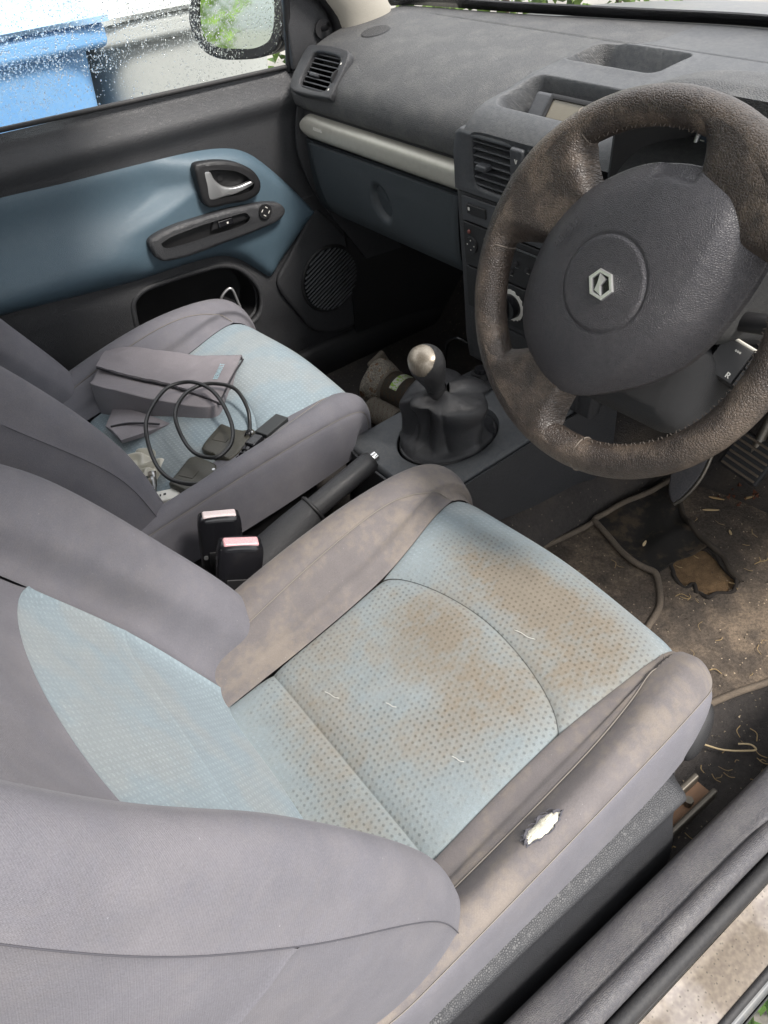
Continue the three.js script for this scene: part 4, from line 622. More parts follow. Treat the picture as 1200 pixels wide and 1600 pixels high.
// ---------------------------------------------------------------- centre console, gear lever, handbrake, buckles
M.console = std({ map: rep(dusty(S('43464a'), S('807c74'), .28, 151), 3), roughness: .5, bumpMap: rep(tGrain, 10), bumpScale: .0003 });
M.gaiter = std({ map: rep(dusty(S('2a2b2e'), S('66615a'), .2, 155), 4), roughness: .36, bumpMap: rep(tGrain, 14), bumpScale: .0003 });
{
  const o = thing('centre_console', 'grey plastic centre console around the gear lever', 'console', [-.01, 0, -.15]);
  const topY = curve([-.42, -.30, -.2, -.1, 0.0], [.262, .250, .242, .236, .230]);
  const inOval = (x, z) => Math.hypot((x + .004) / .074, (z + .125) / .094);
  // top plate with an oval hole: built as rings from the oval out to the console edge
  const edge = a => { const c = Math.cos(a), s = Math.sin(a); const hx = .098, zf = -.42, zr = .004; const k = Math.min(c > 0 ? (hx - 0) / c : c < 0 ? (hx + .012) / -c : 9, s > 0 ? (zr + .125) / s : s < 0 ? (zf + .125) / s : 9); return [-.004 + c * k, -.125 + s * k]; };
  const rc = a => { const [x, z] = edge(a); const rx = .035; return [clamp(x, -.11, .098), z]; };
  mesh('console_top', surf((u, v) => {
    const a = u * 6.28319, [ex, ez] = rc(a), ix = -.004 + .074 * Math.cos(a), iz = -.125 + .094 * Math.sin(a);
    if (v < .25) { const k = v / .25; return [mix(-.004, ix, .985 + .015 * k), topY(iz) - .014 * (1 - k), mix(-.125, iz, .985 + .015 * k)]; }
    if (v < .8) { const k = (v - .25) / .55; const x = mix(ix, ex, k), z = mix(iz, ez, k); return [x, topY(z) + .002 * Math.sin(Math.PI * k), z]; }
    const k = (v - .8) / .2, b = k * 1.4; return [ex + Math.cos(a) * 0 + Math.sign(ex + .004) * .008 * Math.sin(b) * (Math.abs(ex + .004) > .09 ? 1 : 0), topY(ez) - .014 * (1 - Math.cos(b)), ez + (ez > 0 ? .008 * Math.sin(b) : 0)];
  }, 200, 40, { uvf: p => [p.x, p.z] }), M.console, o);
  // sides: slope out to the carpet, lower edge curved
  for (const s of [1, -1]) mesh('console_side', surf((u, v) => { const z = mix(.012, -.42, u), lowY = s > 0 ? curve([-.42, -.34, -.21, -.10, .012], [.05, .085, .10, .125, .16])(z) : .06; const x0 = s > 0 ? .1055 : -.1175; const y = mix(topY(z) - .006, lowY, v); return [x0 + s * (.006 * v), y, z]; }, 40, 16, { th: .004 }), M.trim, o);
  mesh('console_rear', surf((u, v) => [mix(-.1175, .1055, u), mix(topY(0) - .006, .10, v), .012 + .004 * Math.sin(Math.PI * u) - .01 * Math.pow(Math.abs(u - .5) * 2, 6)], 20, 10, { th: .004 }), M.trim, o);
  const soc = mesh('lighter_socket', tf(new THREE.CylinderGeometry(.0155, .017, .014, 28), [-.080, .256, -.268]), M.black, o); mesh('socket_cap', tf(new THREE.CylinderGeometry(.0105, .0115, .010, 24), [-.080, .266, -.268]), M.gloss, soc);
  const cu_ = mesh('switch_plate', tf(rbox(.07, .006, .06, .003), [-.074, .2495, -.262]), M.trim, o);
  rebase(o, [-.01, 0, -.15]);
  // tunnel carpet under the console
  setting(mesh('tunnel_carpet', surf((u, v) => { const z = mix(1.1, -.86, v), a = mix(0, Math.PI, u); const hgt = .135 - .02 * sst(-.1, .5, z); return [-.004 + .150 * Math.cos(a) * (1 - .22 * Math.sin(a)), -.004 + hgt * Math.pow(Math.sin(a), .7), z]; }, 30, 60, { uvf: (p, u, v) => [u * .4, v * 2] }), M.carpet), 'dark carpet over the centre tunnel');
}
{
  const g = thing('gear_lever', 'black gear knob with a metal cap on a crumpled leather gaiter', 'gear lever', [0, .235, -.12]);
  // gaiter: oval foot, gathered neck, radial folds
  const B = (a) => [.0 + .066 * Math.cos(a) - .004, -.126 + .086 * Math.sin(a)];
  mesh('gaiter', surf((u, v) => {
    const a = u * 6.28319, [bx, bz] = B(a); const top = [0.0, .322, -.103];
    const prof = curve([0, .12, .3, .55, .8, .92, 1], [1.0, .99, .84, .80, .88, .58, .19])(v), yy = curve([0, .12, .3, .55, .8, .92, 1], [.226, .239, .252, .287, .319, .330, .334])(v);
    const rd = (x, p) => 1 - Math.pow(Math.abs(Math.sin(x)), p), sag = .30 * Math.sin(a * 2 + 2.0) - .42 * rd(a * 1.5 + .9 + .7 * v, .55) - .34 * rd(a * 2.5 + 2.1 - .8 * v, .5) + .10 * Math.sin(a * 8 + 3 * v), env = Math.sin(Math.PI * clamp(v * 1.02)) ;
    const fold = 1.06 + sag * env * .80 + .03 * Math.sin(a * 13 + 6 * v) * env; const lip = v > .75 ? .06 * Math.sin(a * 4 + .8) * (v - .75) * 4 : 0;
    return [mix(top[0], bx, prof * fold) , yy + .012 * env * Math.sin(a * 3 + 2.2 + 2 * v) + lip * .10, mix(top[2], bz, prof * fold)];
  }, 160, 70, { uvf: (p, u, v) => [u * .5, v * .14] }), M.gaiter, g);
  mesh('gaiter_ring', (() => { const pts = []; for (let i = 0; i < 40; i++) { const [x, z] = B(i / 40 * 6.28319); pts.push([x * 1.015, .230, -.126 + (z + .126) * 1.015]); } return tube(pts, .0035, 120, 8, true); })(), M.black, g);
  mesh('lever_collar', tube([[0, .318, -.104], [0, .332, -.101], [0, .343, -.099]], .0165, 12, 18), M.black, g);
  // knob: pear-shaped, leaning back
  const ax = V(0, .95, .30).normalize(), q = new THREE.Quaternion().setFromUnitVectors(V(0, 1, 0), ax), kp = V(0, .338, -.1);
  const prof = [[0, 0], [.013, 0], [.015, .006], [.017, .016], [.021, .028], [.0255, .042], [.0278, .054], [.0268, .066], [.022, .076], [.014, .082], [.006, .0845], [0, .085]].map(p => new THREE.Vector2(p[0] * 1.08, p[1]));
  const kg = new THREE.LatheGeometry(new THREE.SplineCurve(prof).getPoints(70), 120); kg.scale(1, 1, .92); kg.applyQuaternion(q); kg.translate(kp.x, kp.y, kp.z);
  const kn = mesh('gear_knob', kg, M.gaiter, g);
  // metal cap inset, facing up and back towards the driver: the patch of the knob that looks that way, a little proud
  const capN = V(.10, .70, .70).normalize(), ctr = kp.clone().addScaledVector(ax, .050), src = kg.toNonIndexed(), sp = src.attributes.position, sn = src.attributes.normal, P = [], N = [], U = [];
  const side = V(.72, 0, -.69);
  for (let t = 0; t < sp.count; t += 3) { let ok = true; for (let k = 0; k < 3; k++) { const d = V(sp.getX(t + k), sp.getY(t + k), sp.getZ(t + k)).sub(ctr).normalize(), low = -d.clone().sub(capN.clone().multiplyScalar(d.dot(capN))).dot(V(0, .7, -.7)); if (d.dot(capN) < .66 - .10 * sst(0, .7, low) + .25 * Math.abs(d.dot(side)) * sst(0, .5, low)) ok = false; } if (ok) for (let k = 0; k < 3; k++) { P.push(sp.getX(t + k) + sn.getX(t + k) * .0009, sp.getY(t + k) + sn.getY(t + k) * .0009, sp.getZ(t + k) + sn.getZ(t + k) * .0009); N.push(sn.getX(t + k), sn.getY(t + k), sn.getZ(t + k)); U.push(sp.getX(t + k), sp.getZ(t + k)); } }
  const cg = new THREE.BufferGeometry(); cg.setAttribute('position', new THREE.Float32BufferAttribute(P, 3)); cg.setAttribute('normal', new THREE.Float32BufferAttribute(N, 3)); cg.setAttribute('uv', new THREE.Float32BufferAttribute(U, 2));
  mesh('knob_cap', cg, std({ map: rep(dusty(S('9a9388'), S('6a5f50'), .7, 161), 14), roughness: .35, metalness: .55 }), kn);
  rebase(g, [0, .235, -.12]);
}
{
  const g = thing('handbrake', 'black handbrake lever with a silver button between the seats', 'handbrake', [0, .13, .30]);
  const c = [[.004, .270, .043], [.004, .262, .07], [.004, .249, .115], [.003, .235, .158]];
  mesh('grip', tube([...c, [.003, .22, .20]], .0175, 30, 16), M.gaiter, g);
  mesh('button', tf(new THREE.CylinderGeometry(.008, .009, .014, 20), [.004, .274, .035], [-1.25, 0, 0]), M.chrome, g);
  mesh('grip_end', tf(new THREE.CylinderGeometry(.014, .0172, .008, 24), [.004, .2715, .041], [-1.25, 0, 0]), M.black, g);
  mesh('lever_shroud', surf((u, v) => { const a = u * 6.28319, p = curve([0, .3, .7, 1], [[.003, .240, .150], [.002, .212, .20], [.0, .165, .27], [0, .12, .34]])(v), r = curve([0, .3, .7, 1], [.020, .029, .042, .05])(v); return [p[0] + r * Math.cos(a) * 1.0, p[1] + r * Math.sin(a), p[2] + r * .4 * Math.sin(a)]; }, 40, 30), M.trim, g);
  mesh('shroud_collar', tf(new THREE.TorusGeometry(.0215, .003, 8, 30), [.003, .238, .153], [.4, 0, 0]), M.black, g);
  rebase(g, [0, .13, .30]);
}
function buckle(label, p, ea, eb, tilt) {
  const o = thing('belt_buckle', label, 'belt buckle', p, 'seat belt buckles between the seats'); const A = V(...ea).normalize(), B = V(...eb); B.addScaledVector(A, -A.dot(B)).normalize(); const N = A.clone().cross(B);
  const a3 = v => [v.x, v.y, v.z], F = g => frame(g, [0, 0, 0], a3(A), a3(B), a3(N));
  // A across, B up the buckle, N its broad face
  mesh('buckle_body', F(ext(smoothShape([[-.029, .0], [-.029, -.05], [-.0265, -.075], [-.017, -.118], [-.012, -.125], [.012, -.125], [.017, -.118], [.0265, -.075], [.029, -.05], [.029, 0], [.026, .006], [-.026, .006]], true, 80), .030, .006, 4)), M.gloss, o);
  const b = mesh('release_button', F(tf(rbox(.046, .010, .017, .003, 3), [0, .006, .0165])), std({ map: tex(128, (u, v) => { const n = F20(u * .5, v * .5, tilt * 7 | 0), k = tilt ? sst(.40, .56, n) : sst(.62, .75, n); return [mix(.86, .80, k), mix(.83, .36, k), mix(.82, .42, k)]; }, true, 30), roughness: .35 }), o);
  mesh('face_plate', F(tf(rbox(.034, .022, .002, .001), [0, -.055, .0305])), M.black, o);
  for (const s of [-1, 1]) mesh('rivet', F(tf(new THREE.CylinderGeometry(.003, .003, .002, 14), [s * .022, -.052, .0305], [Math.PI / 2, 0, 0])), M.satin, o);
  mesh('stalk', F(tf(rbox(.022, .10, .006, .002), [0, -.17, .013])), M.black, o);
}
buckle('black belt buckle with a worn pink button, nearer the driver seat', [.073, .318, .305], [.25, -.18, -.62], [-.02, .93, -.12], 1);
buckle('black belt buckle with a pale button, behind the pink one', [-.008, .305, .296], [.25, -.12, -.62], [-.05, .86, -.32], 0);
// ---------------------------------------------------------------- seat details: foam hole, side cover, lever, rails
function inGroup(m, g) { m.position.copy(g.position).negate(); return m; }
{
  const cu = dS.cu; let best = [9, 0, 0]; for (let s = 9.5; s < 11.2; s += .05) for (let t = .2; t < .7; t += .005) { const p = cu(s, t), d = Math.hypot(p[0] - .6, p[1] - .298, p[2] - .277); if (d < best[0]) best = [d, s, t]; }
  const [, s0, t0] = best;
  const N = (s, t) => { const h = .01; return vv(cu(s + h, t)).sub(vv(cu(s - h, t))).cross(vv(cu(s, t + h)).sub(vv(cu(s, t - h)))).normalize(); };
  const out = a => { const j = 1 + .05 * Math.sin(5 * a + 1) + .05 * Math.sin(9 * a) + .045 * Math.sin(17 * a + 2); return [.26 * Math.cos(a) * j, .033 * Math.sin(a) * j]; };
  const pt = (a, r, lift) => { const [ds, dt] = out(a); const s = s0 + ds * r + .25 * dt * r * 4, t = t0 + dt * r; const p = vv(cu(s, t)).addScaledVector(N(s, t), lift); return [p.x, p.y, p.z]; };
  inGroup(mesh('exposed_foam', surf((u, v) => pt(u * 6.28319, 1 - v, .0006 + .0022 * (1 - Math.pow(1 - v, 2)) + .0006 * Math.sin(u * 60) * v * (1 - v)), 70, 14), M.foam, driverSeat), driverSeat).userData.label = 'white foam showing through a tear';
  inGroup(mesh('torn_edge', surf((u, v) => { const a = u * 6.28319; return pt(a, 1.0 + .20 * v + .06 * Math.sin(11 * a) * v, .0016 * Math.sin(Math.PI * v) * (1.2 + Math.sin(7 * a)) + .0004); }, 120, 6), M.threadDark, driverSeat), driverSeat);
  for (let k = 0; k < 7; k++) { const a = 2.2 + k * .34; inGroup(mesh('frayed_thread', tube([pt(a, 1.15, .001), pt(a + .15, 1.25, .003), pt(a + .3, 1.12 + .1 * (k % 2), .004)], .0004, 10, 4), M.threadDark, driverSeat), driverSeat); }
  // loose pale threads lying on the cushion
  const th = (s, t, l) => inGroup(mesh('lint_thread', tube([0, .35, .7, 1].map((k, i) => { const p = vv(cu(s + .12 * k * l, t + .012 * k * l * (i % 2 ? 1 : .7))).addScaledVector(N(s, t), .0008); return p; }), .00035, 12, 4), M.white, driverSeat), driverSeat);
  th(6.55, .31, 1); th(6.95, .38, .7); th(7.55, .40, .7); th(7.2, .66, 1.2);
  // hard plastic side cover
  const vs = curve([0, .16, .28, .42, .56, .78, 1], [[.604, .206], [.630, .197], [.6405, .188], [.635, .168], [.632, .140], [.642, .085], [.645, .02]]);
  inGroup(mesh('seat_side_cover', surf((u, v) => { const z = mix(.068, .62, Math.pow(u, 1.4)), [x, y] = vs(v); const rnd_ = sst(.0, .09, u); const top = 1 - .10 * sst(.0, .25, 1 - u) ; return [mix(.606, x, .35 + .65 * rnd_), y * (1 - .10 * (1 - sst(0, .12, u)) * (1 - v)) - .02 * sst(.3, .62, z) , z + .012 * (1 - rnd_) * v]; }, 60, 50, { th: .003 }), M.trim, driverSeat), driverSeat);
  inGroup(mesh('seat_side_cover', surf((u, v) => { const x = mix(.45, .612, u); return [x, mix(.20, .035, v) * (1 - .06 * u), .068 + .004 * Math.sin(u * 3)]; }, 10, 10, { th: .003 }), M.black, driverSeat), driverSeat);
  inGroup(mesh('height_lever', (() => { const g = new THREE.SphereGeometry(1, 24, 16); g.scale(.013, .019, .036); return tf(g, [.605, .222, .03], [.55, .25, 0]); })(), M.black, driverSeat), driverSeat);
  inGroup(mesh('seat_base', tf(rbox(.42, .15, .42, .02), [.36, .105, .28]), M.black, driverSeat), driverSeat);
  for (const x of [.597, .625]) inGroup(mesh('seat_rail', tf(rbox(.008, .018, .62, .003), [x, .045, .278]), M.steel, driverSeat), driverSeat);
  inGroup(mesh('rail_plate', tf(rbox(.03, .006, .11, .002), [.611, .032, .02]), std({ map: rep(dusty(S('6b5a4c'), S('8a5b3a'), .8, 171), 10), roughness: .8 }), driverSeat), driverSeat);
  inGroup(mesh('rail_bolt', tf(new THREE.CylinderGeometry(.006, .006, .012, 6), [.611, .040, .002]), M.steel, driverSeat), driverSeat);
  inGroup(mesh('seat_base', tf(rbox(.42, .15, .40, .02), [-.345, .105, .26]), M.black, passSeat), passSeat);
}
// ---------------------------------------------------------------- things lying on the passenger seat
M.bag = std({ map: tex(512, (u, v, i, j) => { const n = F6(u, v, 181), f = hash(i, j, 4), w = (i + j) % 4 < 2 ? .03 : -.03; const k = .94 + .12 * (n - .5) + .08 * (f - .5) + w; return [.52 * k, .50 * k, .515 * k]; }, true, 3), roughness: .8, bumpMap: rep(tWeave, 12), bumpScale: .0005 });
M.bagEdge = std({ color: 0x2b2a2e, roughness: .8 });
{
  const A = V(-.547, 0, .235), ex = V(.685, 0, -.727), ez = V(.727, 0, .685);
  const g = thing('document_bag', 'grey fabric document bag with a flap on the passenger seat', 'bag', [-.39, .26, .19]);
  const Q = (a, b0, y) => { const b = b0 * mix(.66, 1, clamp(a / .25)); return [A.x + ex.x * a + ez.x * b, y, A.z + ex.z * a + ez.z * b]; };
  const W = .25, Dp = .172;
  const sagY = (a, b) => .006 * Math.sin(a * 25 + b * 9) * .4 + .004 * Math.sin(b * 40 + a * 13) + .012 * (1 - a / W) + .007 * (fbm(a * 22 + 8, b * 22 + 3, 256, 3, 6) - .5);
  // body: soft box
  mesh('bag_body', surf((u, v) => { const th = u * 6.28319, sx = Math.sign(Math.cos(th)) * Math.pow(Math.abs(Math.cos(th)), .28), sz = Math.sign(Math.sin(th)) * Math.pow(Math.abs(Math.sin(th)), .28); const bt = v < .12 ? v / .12 : v > .88 ? (1 - v) / .12 : 1, k = bt < 1 ? .05 + .95 * Math.sin(bt * Math.PI / 2) : 1 + .02 * Math.sin((v - .12) / .76 * Math.PI) * Math.sin(u * 20); const a = W / 2 + sx * W / 2 * k, b = Dp / 2 + sz * Dp / 2 * k; const yy = v < .12 ? 0 : v > .88 ? 1 : (v - .12) / .76; return Q(a, b, mix(.238, .300, yy) + sagY(a, b) * (.3 + .7 * yy)); }, 120, 50, { uvf: (p, u, v) => [p.x * 1.2 + p.y, p.z * 1.2 + p.y] }), M.bag, g);
  // flap wraps over the top and the right-hand end
  const flap = mesh('bag_flap', surf((u, v) => { const a = mix(.002, W + .004, u), bEnd = mix(.095, .155, Math.pow(u, 1.3)), b = mix(-.003, bEnd, v); const roll = .020 * sst(.06, 0, v); return Q(a, b - (v < .06 ? 0 : 0), .3055 + sagY(a, b) + .003 * Math.sin(u * 8 + v * 3) - roll + .004 * Math.pow(v, 3) * Math.sin(u * 5 + 1)); }, 70, 40, { th: .0035, uvf: (p) => [p.x * 1.2, p.z * 1.2] }), M.bag, g);
  mesh('flap_edge', tube(Array.from({ length: 24 }, (_, i) => { const u = i / 23, a = mix(.002, W + .004, u), b = mix(.095, .155, Math.pow(u, 1.3)); return Q(a, b, .3040 + sagY(a, b) + .003 * Math.sin(u * 8 + 3) + .004 * Math.sin(u * 5 + 1)); }), .0016, 60, 6), M.bagEdge, g);
  mesh('side_edge', tube([Q(W + .004, -.002, .296), Q(W + .005, .05, .305), Q(W + .005, .11, .308), Q(W + .004, .155, .308)], .0016, 30, 6), M.bagEdge, g);
  // brand print on the flap: seven pale letters down the right edge
  const t = textGeo('RENAULT', .0085, .0005); const N = V(0, 1, 0), ta = ez.clone(), tb = N.clone().cross(ta).negate();
  const lt = mesh('bag_lettering', frame(t, Q(W - .020, .070, .3135), [-ez.x, 0, -ez.z], [-(-ex.x), 0, ex.z].map((q, i) => [-ex.x, 0, -ex.z][i]), [0, 1, 0]), std({ color: 0x8fa6ae, roughness: .8 }), g);
  rebase(g, [-.39, .26, .19]);
  // a second thin wallet under the bag
  const wl = thing('folded_wallet', 'dark grey folded wallet sticking out under the bag', 'wallet', [-.36, .25, .29]);
  mesh('wallet_body', surf((u, v) => { const p = [mix(mix(-.44, -.315, u), mix(-.385, -.325, u), v), 0, mix(mix(.285, .232, u), mix(.322, .318, u), v)]; return [p[0], .270 + .006 * Math.sin(u * 3) + .003 * v, p[2]]; }, 20, 14, { th: .009, flip: true }), M.bag, wl);
  mesh('wallet_piping', tube([[-.368, .279, .317], [-.355, .280, .292], [-.335, .279, .268], [-.318, .277, .250]], .002, 30, 6), M.bagEdge, wl);
  rebase(wl, [-.36, .25, .29]);
}
{
  const g = thing('diagnostic_adapter', 'black plug-in adapter boxes with a coiled black cable beside the bag', 'adapter', [-.18, .26, .22]);
  const bx = (nm, c, ang, w, l, h, mat) => mesh(nm, tf(rbox(w, h, l, .006, 4), c, [0.05, ang, -.06]), mat, g);
  M.adapter = std({ map: rep(dusty(S('37352d'), S('6c675a'), .25, 191), 6), roughness: .45 });
  const poly = (pts, y, h) => { const s = smoothShape(pts.flatMap(([x, z], i) => { const [x1, z1] = pts[(i + 1) % pts.length]; return [[mix(x, x1, .12), -mix(z, z1, .12)], [mix(x, x1, .88), -mix(z, z1, .88)]]; }), true, 120); return frame(ext(s, h, .005, 4), [0, y - h, 0], [1, 0, 0], [0, 0, -1], [0, 1, 0]); };
  const u1 = mesh('adapter_box', poly([[-.246, .161], [-.205, .139], [-.181, .138], [-.142, .205], [-.178, .224], [-.206, .229], [-.245, .171]], .280, .026), M.adapter, g), u2 = mesh('adapter_box', poly([[-.205, .253], [-.201, .24], [-.155, .226], [-.131, .246], [-.108, .291], [-.129, .296], [-.167, .308], [-.182, .286]], .272, .030), M.adapter, g);
  mesh('box_label', tf(rbox(.026, .001, .020, .0004), [-.203, .2803, .190], [0, .52, 0]), std({ color: 0x3d3a31, roughness: .5 }), u1);
  mesh('box_label', tf(rbox(.026, .001, .020, .0004), [-.165, .2723, .272], [0, .52, 0]), std({ color: 0x3d3a31, roughness: .5 }), u2);
  for (const [x, y, z] of [[-.182, .2805, .146], [-.146, .2725, .238]]) mesh('screw', tf(new THREE.CylinderGeometry(.0026, .0026, .002, 12), [x, y, z]), M.satin, g);
  const cab = [[-.184, .277, .150], [-.2, .285, .138], [-.217, .295, .129], [-.258, .302, .126], [-.287, .306, .142], [-.301, .308, .165], [-.295, .308, .199], [-.256, .304, .238], [-.209, .300, .251], [-.165, .298, .250], [-.138, .298, .231], [-.145, .300, .204], [-.179, .304, .178], [-.238, .308, .163], [-.284, .311, .164], [-.32, .312, .181], [-.329, .312, .212], [-.303, .308, .254], [-.262, .304, .287], [-.212, .298, .306], [-.162, .294, .311], [-.128, .292, .301], [-.103, .290, .274], [-.101, .287, .240], [-.111, .286, .214]];
  const cable = mesh('cable', tube(cab.map(([x, y, z]) => [x, y + .018 * sst(-.19, -.26, x), z]), .0033, 260, 10), std({ color: 0x1a1a1b, roughness: .38 }), g);
  for (let k = 0; k < 4; k++) mesh('strain_relief', tf(new THREE.TorusGeometry(.0048, .0014, 6, 16), [-.188 + k * .0035, .278 + k * .0006, .147 + k * .003], [0, .8, 0]), M.gloss, g);
  const pl = [[-.111, .286, .214], [-.121, .287, .196], [-.134, .288, .178]]; mesh('plug_sleeve', tube(pl, .0065, 12, 12), M.gloss, g);
  for (let k = 0; k < 4; k++) mesh('strain_relief', tf(new THREE.TorusGeometry(.0072, .0014, 6, 16), [-.114 - k * .005, .2865 + k * .0004, .209 - k * .008], [0, .55, 0]), M.gloss, g);
  mesh('plug', tf(rbox(.020, .014, .030, .004), [-.143, .289, .161], [0, .45, 0]), M.gloss, g);
  mesh('connector', tf(rbox(.026, .009, .056, .002), [-.158, .292, .119], [0, .35, 0]), std({ color: 0x2d2f30, roughness: .5 }), g);
  rebase(g, [-.18, .26, .22]);
}
{
  const g = thing('parts_packet', 'torn clear packet with small metal parts and a white label', 'packet', [-.2, .25, .32]);
  mesh('packet_film', surf((u, v) => { const x = mix(-.285, -.205, u), z = mix(.295, .345, v); return [x, .262 + .012 * Math.sin(u * 9 + v * 5) * Math.sin(v * 7 + 1) + .010 * Math.sin(u * 3.1), z + .008 * Math.sin(u * 14)]; }, 26, 20, { th: .0006 }), new THREE.MeshPhysicalMaterial({ color: 0xe8e4d8, transmission: .45, roughness: .35, thickness: 0 }), g);
  for (const [x, z, a] of [[-.205, .318, .3], [-.192, .325, .2]]) { const c = mesh('metal_ring', tf(new THREE.CylinderGeometry(.013, .013, .010, 24, 1, false), [x, .262, z], [1.3, a, .5]), M.steel, g); mesh('ring_bore', tf(new THREE.TorusGeometry(.011, .003, 8, 24), [x, .262, z], [1.3 + 1.57, a, .5]), M.satin, c); }
  const b = mesh('label_tray', tf(rbox(.026, .012, .060, .003), [-.158, .256, .326], [.06, -.46, 0]), M.white, g);
  for (let k = 0; k < 5; k++) mesh('label_mark', tf(rbox(.005, .0005, .0022 + .002 * (k % 2), .0002), [-.1585 + (k % 2) * .002, .2624, .340 - k * .0065], [.06, -.46, 0]), std({ color: 0x2a2a2a, roughness: .7 }), b);
  rebase(g, [-.2, .25, .32]);
}
// metal clip left in the door pocket
{
  const g = thing('metal_clip', 'bent bright metal clip standing in the door pocket', 'clip', [-.672, .2, -.08]);
  mesh('clip_frame', tube([[-.672, .275, -.060], [-.668, .291, -.084], [-.664, .262, -.092], [-.662, .232, -.093], [-.668, .215, -.07], [-.672, .24, -.058]], .003, 40, 6, true), M.satin, g);
  mesh('clip_plate', surf((u, v) => [-.673 + .006 * u, mix(.215, .28, v) - .02 * u * v, mix(-.062, -.088, u)], 6, 6, { th: .002 }), M.black, g);
  rebase(g, [-.672, .2, -.08]);
}
// starter motor in the passenger footwell
{
  const g = thing('starter_motor', 'rusty old starter motor lying in the passenger footwell', 'starter motor', [-.43, 0, -.30]);
  const cast = std({ map: tex(512, (u, v) => { const n = F6(u, v, 201), f = F90(u, v, 3), n2 = F20(u, v, 7); const k = .8 + .5 * (f - .5) + .3 * (n2 - .5), r = sst(.52, .66, n2 * .6 + n * .4); return [mix(.66, .46, r) * k, mix(.63, .34, r) * k, mix(.58, .24, r) * k]; }, true, 6), roughness: .75, metalness: .25, bumpMap: rep(tFine, 10), bumpScale: .0015 });
  const dark = std({ map: tex(512, (u, v) => { const n = F6(u, v, 211), f = F90(u, v, 5), n2 = F20(u, v, 17); const k = .8 + .4 * (f - .5), r = sst(.42, .6, n2 * .5 + n * .5); return [mix(.31, .40, r) * k, mix(.295, .32, r) * k, mix(.27, .24, r) * k]; }, true, 6), roughness: .6, metalness: .2, bumpMap: rep(tFine, 8), bumpScale: .0012 });
  const ax = V(.975, 0, -.12).normalize(), sd = V(.12, 0, .975).normalize();
  const cyl = (nm, c, r, len, mat, p, seg = 36, r2 = r) => { const q = new THREE.CylinderGeometry(r2, r, len, seg, 4); q.applyQuaternion(new THREE.Quaternion().setFromUnitVectors(V(0, 1, 0), ax)); q.translate(...c); return mesh(nm, q, mat, p || g); };
  cyl('motor_body', [-.385, .047, -.322], .041, .105, dark); cyl('end_cap', [-.332, .047, -.3285], .038, .010, dark, null, 36, .034); cyl('body_band', [-.43, .047, -.3165], .0425, .010, cast);
  const lb = surf((u, v) => { const a = mix(.7, 2.2, u), p = V(-.392, .047, -.321).addScaledVector(ax, mix(-.011, .011, v)).addScaledVector(V(0, 1, 0), .0415 * Math.sin(a)).addScaledVector(sd, .0415 * Math.cos(a)); return [p.x, p.y, p.z]; }, 20, 3, { th: .0004 });
  mesh('motor_label', lb, std({ map: tex(64, (u, v) => hash(Math.floor(u * 9), Math.floor(v * 5), 9) > .72 ? [.55, .7, .3] : [.74, .74, .70], true, 40), roughness: .35, metalness: .2 }), g);
  mesh('nose_casting', surf((u, v) => { const a = u * 6.28319, r = curve([0, .02, .3, .55, .8, 1], [.001, .040, .052, .050, .046, .042])(v) * (1 + .10 * Math.cos(a * 3 + .5) * (1 - v)); const p = V(-.487, .047, -.310).addScaledVector(ax, .055 * v).addScaledVector(V(0, 1, 0), r * Math.sin(a)).addScaledVector(sd, r * Math.cos(a)); return [p.x, Math.max(.003, p.y), p.z]; }, 60, 24), cast, g);
  mesh('mounting_ear', tf(rbox(.014, .05, .05, .008, 3), [-.482, .082, -.325], [.4, 0, .1]), cast, g);
  cyl('solenoid', [-.372, .030, -.252], .028, .085, cast); cyl('solenoid_cap', [-.322, .030, -.258], .022, .014, dark);
  for (const [a, b] of [[.010, .008], [-.010, .006], [0, -.012]]) cyl('terminal', [-.306, .030 + b, -.260 + a], .0045, .022, std({ color: 0x7a6750, roughness: .6, metalness: .6 }), null, 6);
  rebase(g, [-.43, 0, -.30]);
}
